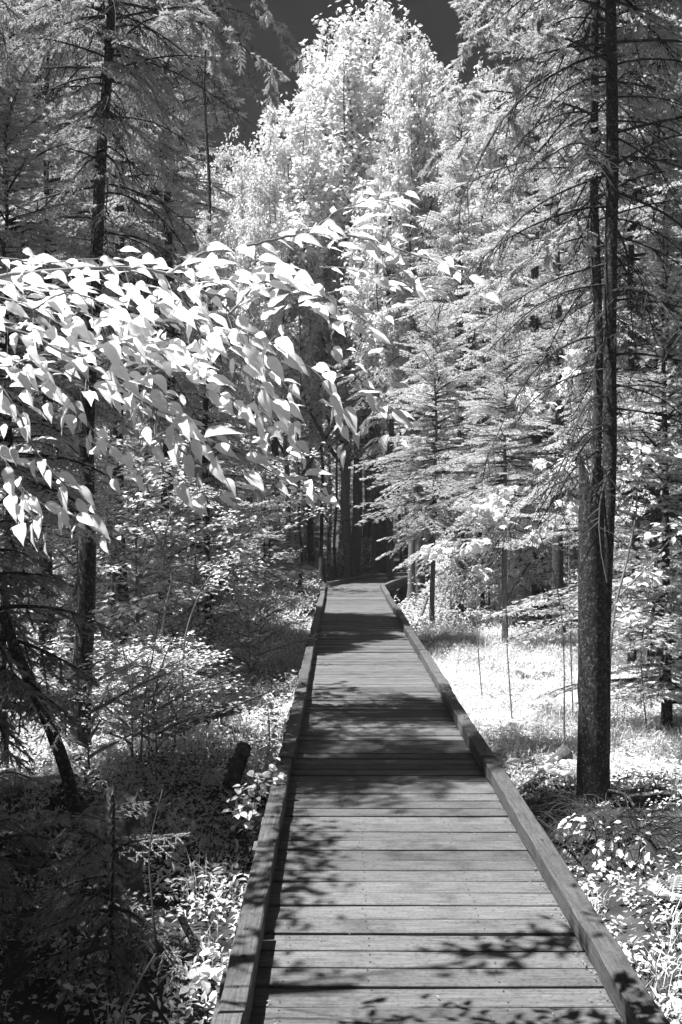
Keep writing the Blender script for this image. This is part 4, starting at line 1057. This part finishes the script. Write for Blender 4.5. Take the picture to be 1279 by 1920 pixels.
def stump(px, z, top, r, label, seed, m=M_MOSS):
    x = X_at(px, z); g = float(gh(x, z)); H = CAM_H-(top-VY)/F_PX*z-g
    me, pts = trunk_mesh('stump', H, r, r*.8, m, seed, (0, 0), 16, .01, 1.5, 3, 12, True, .1)
    tag(ob('stump', me, None, (x, z, g)), label, 'stump')
stump(238, 5.4, 1505, .085, 'old mossy stump among the herbs on the left', 861)
stump(604, 29, 1048, .12, 'ragged dark stump left of the kerb at the bend', 862, M_BARK)
stump(832, 33, 1030, .2, 'broken dark stump among the far trunks right of the bend', 863, M_BARK)
def brush():
    rng = np.random.default_rng(871); x, z = X_at(1140, 6.35), 6.35; g = float(gh(x, z))
    root = tag(ob('brush_mound', None, None, (x, z, g)), 'dark mound of roots and fine dead twigs at the foot of the snag', 'brush')
    mb = MB(); n = 16; m = 8
    for i in range(1): 
        u = np.linspace(0, 1, m); a = np.arange(n)/n*2*np.pi
        V = [(0, 0, .2)]
        for q in range(1, m):
            rr = u[q]*.5*(1+.15*np.sin(a*3)); zz = .2*np.cos(u[q]*1.6)+rng.normal(0, .02, n)-.03*q/m
            V += [(rr[j]*math.cos(a[j])*1.0, rr[j]*math.sin(a[j])*1.4, zz[j]) for j in range(n)]
        F = [(0, 1+j, 1+(j+1) % n) for j in range(n)]
        for q in range(m-2):
            for j in range(n):
                A, B, C, D = 1+q*n+j, 1+q*n+(j+1) % n, 1+(q+1)*n+(j+1) % n, 1+(q+1)*n+j; F += [(A, D, C), (A, C, B)]
    mb.add(V, F); ob('mound', mb.mesh('mound', M_SOIL, True), root)
    tw = MB()
    for i in range(300):
        a = rng.uniform(0, 6.28); r = rng.uniform(.05, .5); p = np.array([r*math.cos(a), r*math.sin(a)*1.4, .17*math.cos(r*3)+.02]); a2 = a+rng.normal(0, .9)
        L = rng.uniform(.12, .42); t = np.linspace(0, 1, 6)[:, None]; d = np.array([math.cos(a2), math.sin(a2), rng.uniform(.2, 1.1)])
        tw.add(*tube(p+d*L*t+np.array([0, 0, -L*1.1])*t**2, np.linspace(.0035, .0012, 6), 3, False))
    tag(ob('twigs', tw.mesh('twigs', M_TWIG), root), kind='stuff')
brush()

# bits of litter on the boards
def litter():
    rng = np.random.default_rng(881); mb = MB()
    for i in range(420):
        y = 3.2+18*rng.random()**1.6; x = rng.choice([XL+abs(rng.normal(0, .03)), XR-abs(rng.normal(0, .03)), rng.uniform(XL, XR)], p=[.4, .4, .2]); a = rng.uniform(0, 6.28); s = rng.uniform(.006, .022)
        V, F = LF2; R = rotz(a)*s; mb.add((V*np.array([1, .6, .5]))@R.T+np.array([x, y, .006]), F)
    tag(ob('leaf_litter', mb.mesh('leaf_litter', [M_TWIG_L])), kind='stuff')
litter()

# ------------------------------------------------------------------ thin haze volume added for a soft glow and lifted blacks
def haze():
    V, F = box(-310, 310, -310, 310, -2.5, 20.5); m = bpy.data.materials.new('haze'); m.use_nodes = True; t = m.node_tree
    for n in list(t.nodes): t.nodes.remove(n)
    v = t.nodes.new('ShaderNodeVolumePrincipled'); v.inputs['Color'].default_value = (.9, .9, .9, 1); v.inputs['Density'].default_value = .0011; v.inputs['Anisotropy'].default_value = .3
    o = t.nodes.new('ShaderNodeOutputMaterial'); t.links.new(v.outputs[0], o.inputs['Volume'])
    tag(ob('haze', to_mesh('haze', V, F, m)), kind='stuff')
haze()
leafy('leafy_shrub', 'tangled low bush growing over the dark mound below the snag', [[(1130, 1640, 6.0), (1120, 1580, 6.0), (1110, 1530, 6.0)], [(1120, 1590, 6.0), (1170, 1560, 6.0), (1210, 1570, 6.0)]],
      [(0, 1090, 1560, 6.0, 34, 22, 44), (1, 1180, 1575, 6.0, 34, 24, 46), (0, 1140, 1640, 5.7, 36, 22, 46), (1, 1215, 1640, 5.7, 26, 20, 30)], OVAL, .052, 813, .5, 'shrub', M_TWIG, .005, .4)
